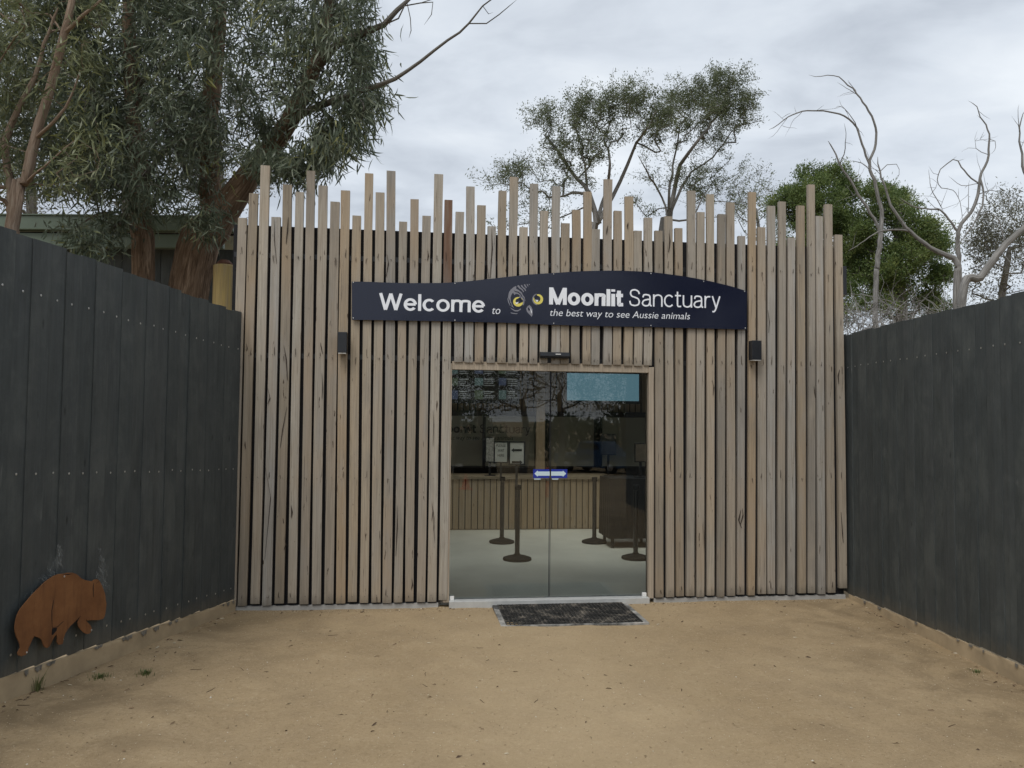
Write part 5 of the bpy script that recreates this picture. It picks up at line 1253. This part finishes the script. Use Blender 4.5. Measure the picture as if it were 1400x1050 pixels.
T = sample([(975, 140, d, 44, 46, 1.2, 1.8), (1005, 145, d, 28, 40, .8, 1.0), (940, 120, d, 22, 22, .7, .45), (925, 150, d, 24, 24, .7, .5), (985, 108, d, 28, 14, .7, .5), (960, 185, d, 40, 20, .8, .5)], 780, rn, 75, .26)
T += sample([(955, 245, d, 32, 26, .9, 1.2), (1010, 260, d, 36, 36, .8, .9), (900, 240, d, 30, 26, .8, .22), (880, 280, d, 36, 20, .8, .18)], 240, rn, 34, .3)
ends = sk.grow(T, .33, .06, -.02, rn, climb=2.5)
tree('open_crowned_gum', 'tallest open crowned gum tree behind the wall, right of the middle', 'tree', sk, ends, M['bark_grey'], M['leaf_gum_far'], 30, .088, .024, .085, .35, 44, False, 'open crowned gums behind the entrance', tip=.007)
# bare wispy sapling between them and the green tree
rn = random.Random(45); sk = Skel(); d = 21.0; base = at_depth(1045, 420, d); base.z = -.3
a = sk.limb([base] + PX([(1040, 330, d), (1030, 285, d)]), [.06, .045, .03], sub=.4, wob=.01, rnd=rn)
T = sample([(1028, 275, d, 32, 60, .8, 1), (1060, 300, d, 22, 60, .8, .5)], 130, rn); ends = sk.grow(T, .3, .07, 0, rn, climb=2)
tree('wispy_sapling', 'wispy nearly bare sapling behind the slats left of the green tree', 'tree', sk, ends, M['bark_grey'], M['leaf_gum_far'], 8, .09, .022, .12, .3, 46, False, tip=.006)

# --- dense bright green trees at the right
rn = random.Random(51)
GT = [(1120, 18.5, [(1118, 262, 18.5, 46, 28, 1.2, 1.3), (1085, 285, 18.5, 24, 26, .8, .8), (1140, 248, 18.5, 28, 20, .8, .6), (1110, 330, 18.6, 48, 45, 1.2, 1.0), (1165, 300, 18.5, 34, 45, 1.0, 1.2), (1160, 370, 18.5, 40, 45, 1.0, 1.0), (1130, 400, 18.5, 40, 40, 1.0, .6)], 'bright green bushy tree directly behind the right end of the slatted wall'),
      (1230, 17.5, [(1215, 280, 17.5, 36, 30, 1.1, 1.2), (1262, 315, 17.5, 34, 32, 1.0, 1.2), (1240, 355, 17.5, 56, 40, 1.2, 1.5), (1200, 345, 17.5, 38, 50, 1.1, 1.2), (1282, 365, 17.5, 24, 40, .9, .7), (1225, 410, 17.5, 78, 40, 1.0, 1.5), (1185, 300, 17.5, 24, 30, .8, .6)], 'bright green rounded tree behind the dead branches above the right fence')]
for i, (cx, d, bl, lab) in enumerate(GT):
    sk = Skel(); base = at_depth(cx, 470, d); base.z = -.3
    a = sk.limb([base] + PX([(cx + 3, 420, d), (cx - 4, 340, d), (cx + 2, 280, d)]), [.15, .12, .09, .05], sub=.4, wob=.02, rnd=rn)
    T = sample(bl, 1250, rn, 85, .155); ends = sk.grow(T, .3, .05, 0, rn, climb=1.5)
    tree('green_tree', lab, 'tree', sk, ends, M['bark_grey'], M['leaf_bright'], 60, .072, .024, .075, -.35, 52 + i * 3, False, 'dense green trees on the right', tip=.006)
# grey olive tree at the far right
sk = Skel(); d = 19.0; base = at_depth(1375, 470, d); base.z = -.3; rn = random.Random(61)
a = sk.limb([base] + PX([(1370, 400, d), (1380, 340, d)]), [.10, .08, .05], sub=.4, wob=.02, rnd=rn)
T = sample([(1380, 300, d, 48, 42, 1.0, 1.4), (1345, 330, d, 26, 28, .7, .8), (1400, 350, d, 50, 50, 1.0, .9), (1350, 385, d, 40, 30, .8, .35)], 330, rn); ends = sk.grow(T, .3, .06, 0, rn, climb=2)
tree('grey_olive_tree', 'sparse grey olive gum tree at the far right edge above the fence', 'tree', sk, ends, M['bark_grey'], M['leaf_grey'], 30, .085, .024, .14, .4, 62, False, tip=.006)
# tangled dry brush behind the right fence
rn = random.Random(63); mb = MB()
for i in range(480):
    x = rn.uniform(1150, 1345); dd = rn.uniform(11.5, 13.5); P0 = at_depth(x, rn.uniform(425, 490), dd); an = rn.uniform(0, 6.28); el = rn.uniform(.1, 1.4); L = rn.uniform(.3, .9)
    if x > 1260 and rn.random() < .5: continue
    q = [P0]; dv = Vector((math.cos(an) * math.cos(el), math.sin(an) * math.cos(el), math.sin(el)))
    for k in range(4): dv = (dv + Vector((rn.gauss(0, .25), rn.gauss(0, .25), rn.gauss(0, .25) - .12))).normalized(); q.append(q[-1] + dv * L / 4)
    mb.tube(q, [.007, .006, .005, .004, .002], 3)
me = mb.mesh('dry_brush'); at = me.attributes.new('bark', 'FLOAT_VECTOR', 'POINT'); at.data.foreach_set('vector', np.array(mb.v, np.float32).ravel())
o = link('dry_brush', me, M['bark_dead']); tag(o, kind='stuff', label='tangled dry grey brushwood behind the right fence')

# --- bleached dead trees
def dc(x, y): return (1000 + x * .2857, 60 + y * .2857)
def dead(name, label, main, branches, d, seed, base_px):
    rn = random.Random(seed); sk = Skel(); b = at_depth(*base_px, d); b.z = -.2
    main = [(x, y, r * .74) for x, y, r in main]; branches = [(q, r * .78) for q, r in branches]
    pts = [b] + [at_depth(*dc(x, y), d) for x, y, r in main]; sk.limb(pts, [main[0][2] * 1.2] + [r for _, _, r in main], sub=.09, wob=.008, rnd=rn)
    for br, r0 in branches:
        dd = d + rn.uniform(-.05, .05); j = at_near(sk, *dc(*br[0]), d); drift = rn.uniform(-.35, .35); k = len(br) - 1
        sk.limb([sk.p[j]] + [at_depth(*dc(x, y), d + drift * (i + 1) / k) for i, (x, y) in enumerate(br[1:])], [r0 * (1 - .72 * i / k) for i in range(k + 1)], j, .08, .005, rn)
        for _ in range(5 + k // 2):             # stubby twigs
            q = rn.randrange(max(1, len(sk.p) - 20), len(sk.p)); v = Vector((rn.gauss(0, 1), rn.gauss(0, .6), rn.gauss(.3, .8))).normalized() * rn.uniform(.08, .42)
            if sk.rmin[q] > .004: sk.limb([sk.p[q], sk.p[q] + v * .5 + Vector((rn.gauss(0, .02),) * 3), sk.p[q] + v], [.005, .0035, .0015], q, .06, .006, rn)
    return tree(name, label, 'dead tree', sk, [], M['bark_dead'], None, 0, 0, 0, 0, 0, seed, group='bleached dead trees above the right fence', bigr=.03, rough=.04)
dead('dead_tree', 'bleached bare tree arching left high above the green tree', [(690, 1250, .062), (700, 1050, .058), (715, 900, .052), (720, 800, .045), (690, 680, .040), (662, 580, .034), (690, 480, .028), (690, 400, .025), (655, 320, .022), (600, 240, .018), (540, 180, .013), (490, 152, .010), (430, 155, .008), (370, 148, .004)],
     [([(715, 930), (690, 850), (620, 740), (560, 640), (520, 580), (490, 510), (463, 465)], .038), ([(520, 580), (545, 500), (548, 450), (540, 380)], .015), ([(660, 580), (625, 480), (600, 400), (540, 345), (440, 320), (340, 322), (270, 350), (225, 385), (180, 410)], .026),
      ([(600, 400), (560, 330), (525, 300), (500, 303)], .012), ([(605, 245), (580, 205), (555, 178)], .009), ([(600, 240), (550, 212), (505, 183)], .010), ([(270, 350), (240, 390), (200, 440), (175, 455)], .007), ([(340, 322), (300, 360), (280, 400), (255, 445)], .007), ([(665, 600), (620, 568), (580, 560), (540, 578)], .012),
      ([(560, 640), (600, 655), (650, 660), (680, 675)], .008), ([(672, 560), (650, 520), (640, 500)], .006)], 13.6, 71, (1190, 520))
dead('dead_tree', 'lower bleached bare tree crossing in front of the rounded green tree', [(1075, 1250, .070), (1080, 1050, .066), (950, 975, .045), (860, 900, .038), (800, 830, .032), (760, 770, .028), (740, 700, .024), (712, 610, .018), (700, 540, .008)],
     [([(715, 610), (745, 578), (790, 575), (803, 600), (790, 650), (755, 690)], .011), ([(860, 905), (790, 890), (700, 900), (640, 940), (560, 990)], .024), ([(680, 625), (720, 640), (735, 665)], .008)], 12.8, 72, (1308, 520))
dead('dead_tree', 'tall bleached bare tree with curling twigs near the right edge', [(1095, 1250, .060), (1085, 1000, .055), (1085, 900, .050), (1100, 860, .046), (1150, 800, .040), (1180, 720, .036), (1190, 640, .032), (1225, 560, .028), (1232, 480, .023), (1225, 410, .018), (1190, 350, .013), (1175, 300, .010), (1133, 272, .004)],
     [([(1228, 522), (1195, 518), (1170, 500), (1135, 498), (1100, 515)], .012), ([(1170, 500), (1165, 450), (1178, 415)], .007), ([(1235, 462), (1262, 465), (1265, 490), (1250, 520), (1235, 530)], .010), ([(1085, 900), (1040, 840), (1000, 795), (900, 785), (840, 760), (805, 735)], .028),
      ([(1182, 665), (1130, 625), (1100, 590), (1085, 560), (1060, 553), (1030, 575), (1000, 600), (985, 650), (1005, 690), (1060, 700), (1095, 760), (1105, 850)], .018), ([(1000, 790), (960, 700), (950, 650), (945, 600)], .014), ([(960, 720), (985, 665), (940, 640)], .008), ([(1190, 725), (1240, 700), (1270, 705), (1310, 703)], .014), ([(1215, 705), (1255, 690), (1265, 662)], .008), ([(1180, 672), (1100, 678), (1060, 650), (1038, 632)], .012),
      ([(1198, 640), (1205, 740), (1165, 850), (1110, 930), (1030, 1040)], .026), ([(1000, 800), (960, 770), (925, 730)], .010), ([(1150, 830), (1135, 700), (1140, 650)], .010)], 14.2, 73, (1312, 520))
dead('dead_tree', 'thick bleached bare limb rising out of the picture at the right edge', [(1100, 1250, .085), (1190, 1120, .08), (1250, 1040, .075), (1310, 960, .065), (1390, 890, .055), (1450, 800, .045), (1440, 680, .035), (1400, 610, .028), (1385, 500, .020), (1378, 400, .014), (1395, 335, .006)],
     [([(1380, 420), (1372, 350), (1375, 290)], .009), ([(1300, 985), (1330, 1040), (1360, 1080)], .012), ([(1320, 950), (1270, 830), (1200, 815), (1140, 850)], .014)], 11.8, 74, (1320, 520))

# ================================================================== WHAT THE GLASS REFLECTS (car park behind the viewer)
rn = random.Random(81)
def mirror(px, py, total):                      # real place of something seen mirrored in the door at that virtual distance
    r = ray(px, py); P = CAM + r * (total / r.y); dist = P.dot(N_) - (DW + GV); return P - N_ * (2 * dist)
def bare_tree(name, label, x, y, h, seed, leaves):
    rn = random.Random(seed); sk = Skel(); z0 = ground_z(x, y); b = Vector((x, y, z0 - .1))
    a = sk.limb([b, b + Vector((.2, 0, h * .22)), b + Vector((-.1, .1, h * .4))], [.22, .18, .14], sub=.5, wob=.02, rnd=rn)
    T = []
    for _ in range(260):
        q = Vector((rn.gauss(0, 1), rn.gauss(0, 1), rn.gauss(0, 1))).normalized() * rn.random() ** .4; T.append(b + Vector((q.x * h * .42, q.y * h * .42, h * .66 + q.z * h * .34)))
    ends = sk.grow(T, .5, .08, 0, rn, climb=2)
    return tree(name, label, 'tree', sk, ends, M['bark_grey'], M['leaf_gum'] if leaves else None, leaves, .22, .08, .35, .3, seed, False, 'trees behind the car park seen in the glass', tip=.012, minr=.0)
for i, (px, tot, h, lv, lab) in enumerate(((945, 40, 17, 80, 'tall dense tree mirrored in the dark right end of the sign'), (1010, 46, 17, 80, 'tall dense tree behind the viewer to the far right'), (715, 40, 10, 3, 'nearly bare tree mirrored in the left door leaf'), (655, 48, 9, 16, 'leafy tree mirrored beside the menu board'), (765, 44, 11, 6, 'thin leaved tree mirrored at the door joint'), (620, 44, 10, 24, 'dense tree mirrored at the left edge of the door'), (850, 50, 9, 24, 'dense tree mirrored in the right door leaf'))):
    P = mirror(px, 600, tot); bare_tree('car_park_tree', lab, P.x, P.y, h, 90 + i, lv)
# dark hedge
hr = np.random.default_rng(8); n = 9000; cx = mirror(750, 600, 58); HX = cx.x + hr.uniform(-32, 32, n); HY = cx.y + hr.normal(0, 1.2, n) + 0.124 * (HX - cx.x); HZ = -1 + hr.random(n) ** .8 * (3.2 + 1.2 * np.sin(HX * .35) + .8 * np.sin(HX * .9))
Dv = hr.normal(size=(n, 3)); Dv /= np.linalg.norm(Dv, axis=1, keepdims=True)
o = link('hedge_foliage', leaf_mesh('hedge_foliage', np.stack([HX, HY, HZ], 1), Dv, np.full(n, .55), np.full(n, .3), hr.random(n) * .6, 9, False), M['leaf_gum']); tag(o, kind='stuff', label='dark scrub line behind the car park mirrored in the glass')
M['carglass'] = plain('dark_car_glass', (.02, .025, .03), .1, var=.05); M['tyre'] = plain('tyre_rubber', (.015, .015, .015), .8); M['rim'] = plain('alloy_rim', (.45, .45, .46), .3, .8)
def car(name, label, px, py, tot, paint, profile, glassp, length, width, heading, wheels, wr):
    P = mirror(px, py, tot); T = empty(name, (P.x, P.y, ground_z(P.x, P.y)), heading); tag(T, label, 'car', 'cars parked behind the viewer, mirrored in the glass')
    bodyM = plain(name + '_paint', paint, .25, .3, var=.03)
    mb = MB(); mb.prism(profile, -width / 2, width / 2); o = mb.build('body', bodyM, T)
    bm = bmesh.new(); bm.from_mesh(o.data)
    for v in bm.verts:
        if v.co.z > 1.0: v.co.y *= 1 - .22 * (v.co.z - 1.0)
    bmesh.ops.bevel(bm, geom=bm.edges[:], offset=.035, segments=2, affect='EDGES', clamp_overlap=True); bm.to_mesh(o.data); bm.free()
    for s in (-1, 1):
        for g in glassp: 
            w = width / 2 * (1 - .22 * (sum(z for _, z in g) / len(g) - 1.0)) + .004
            MB().prism(g, *sorted((s * w, s * (w + .006)))).build('side_window', M['carglass'], T)
        for wx in wheels:
            wh = MB(); wh.lathe([(wr * .62, -.11), (wr, -.09), (wr, .09), (wr * .62, .11)], 24); t = wh.build('tyre', M['tyre'], T, (wx, s * (width / 2 - .08), wr)); t.rotation_euler = (math.pi / 2, 0, 0)
            q = MB().lathe([(wr * .6, -.02), (wr * .55, .02), (.05, .035)], 12).build('rim', M['rim'], t, (0, 0, -.105 * s)); q.rotation_euler = (0 if s < 0 else math.pi, 0, 0)
    xs = max(p[0] for p in profile)
    for s in (-1, 1): MB().box((xs - .06, s * width * .38 - .16, .68), (xs + .012, s * width * .38 + .16, .82)).build('headlight', M['white'], T, bevel=.01)
    return T
ute = [(-2.6, .45), (-2.6, 1.02), (-.9, 1.02), (-.75, 1.72), (.55, 1.75), (1.2, 1.18), (2.45, 1.02), (2.6, .85), (2.6, .4), (2.0, .32), (1.1, .32), (-1.1, .32), (-2.0, .32)]
car('blue_ute', 'blue utility truck mirrored in the right door leaf', 818, 655, 44, (.03, .09, .20), ute, [[(-.68, 1.08), (-.6, 1.62), (-.05, 1.64), (-.05, 1.08)], [(.02, 1.08), (.02, 1.64), (.5, 1.63), (1.0, 1.1)]], 5.2, 1.85, R(60), (-1.55, 1.6), .38)
suv = [(-2.2, .45), (-2.25, 1.1), (-2.05, 1.75), (.4, 1.78), (1.05, 1.15), (2.15, .98), (2.25, .8), (2.25, .42), (1.7, .32), (-1.7, .32)]
car('black_wagon', 'black four wheel drive mirrored at the left of the glass door', 648, 655, 36, (.012, .012, .014), suv, [[(-1.95, 1.12), (-1.85, 1.65), (-.7, 1.67), (-.7, 1.12)], [(-.6, 1.12), (-.6, 1.67), (.32, 1.67), (.85, 1.15)]], 4.5, 1.85, R(100), (-1.35, 1.35), .38)
M['orange'] = plain('orange_plastic', (.75, .10, .03), .5, var=.08)
P = mirror(637, 660, 22); CN = empty('traffic_cone', (P.x, P.y, ground_z(P.x, P.y))); tag(CN, 'orange traffic cone mirrored low in the left door leaf', 'cone')
MB().box((-.17, -.17, 0), (.17, .17, .03)).build('base', M['orange'], CN, bevel=.006); MB().lathe([(.125, .0305), (.03, .44), (.02, .45)], 20).build('body', M['orange'], CN)
P = mirror(748.5, 655, 20); BO = empty('bollard', (P.x, P.y, ground_z(P.x, P.y))); tag(BO, 'orange bollard with a grey band mirrored at the door joint', 'bollard')
MB().lathe([(.05, 0), (.05, .42)], 16).build('lower_tube', M['orange'], BO); MB().lathe([(.0505, .4202), (.0505, .56)], 16).build('band', M['steel'], BO); MB().lathe([(.05, .5602), (.05, .74), (.03, .76)], 16).build('upper_tube', M['orange'], BO)
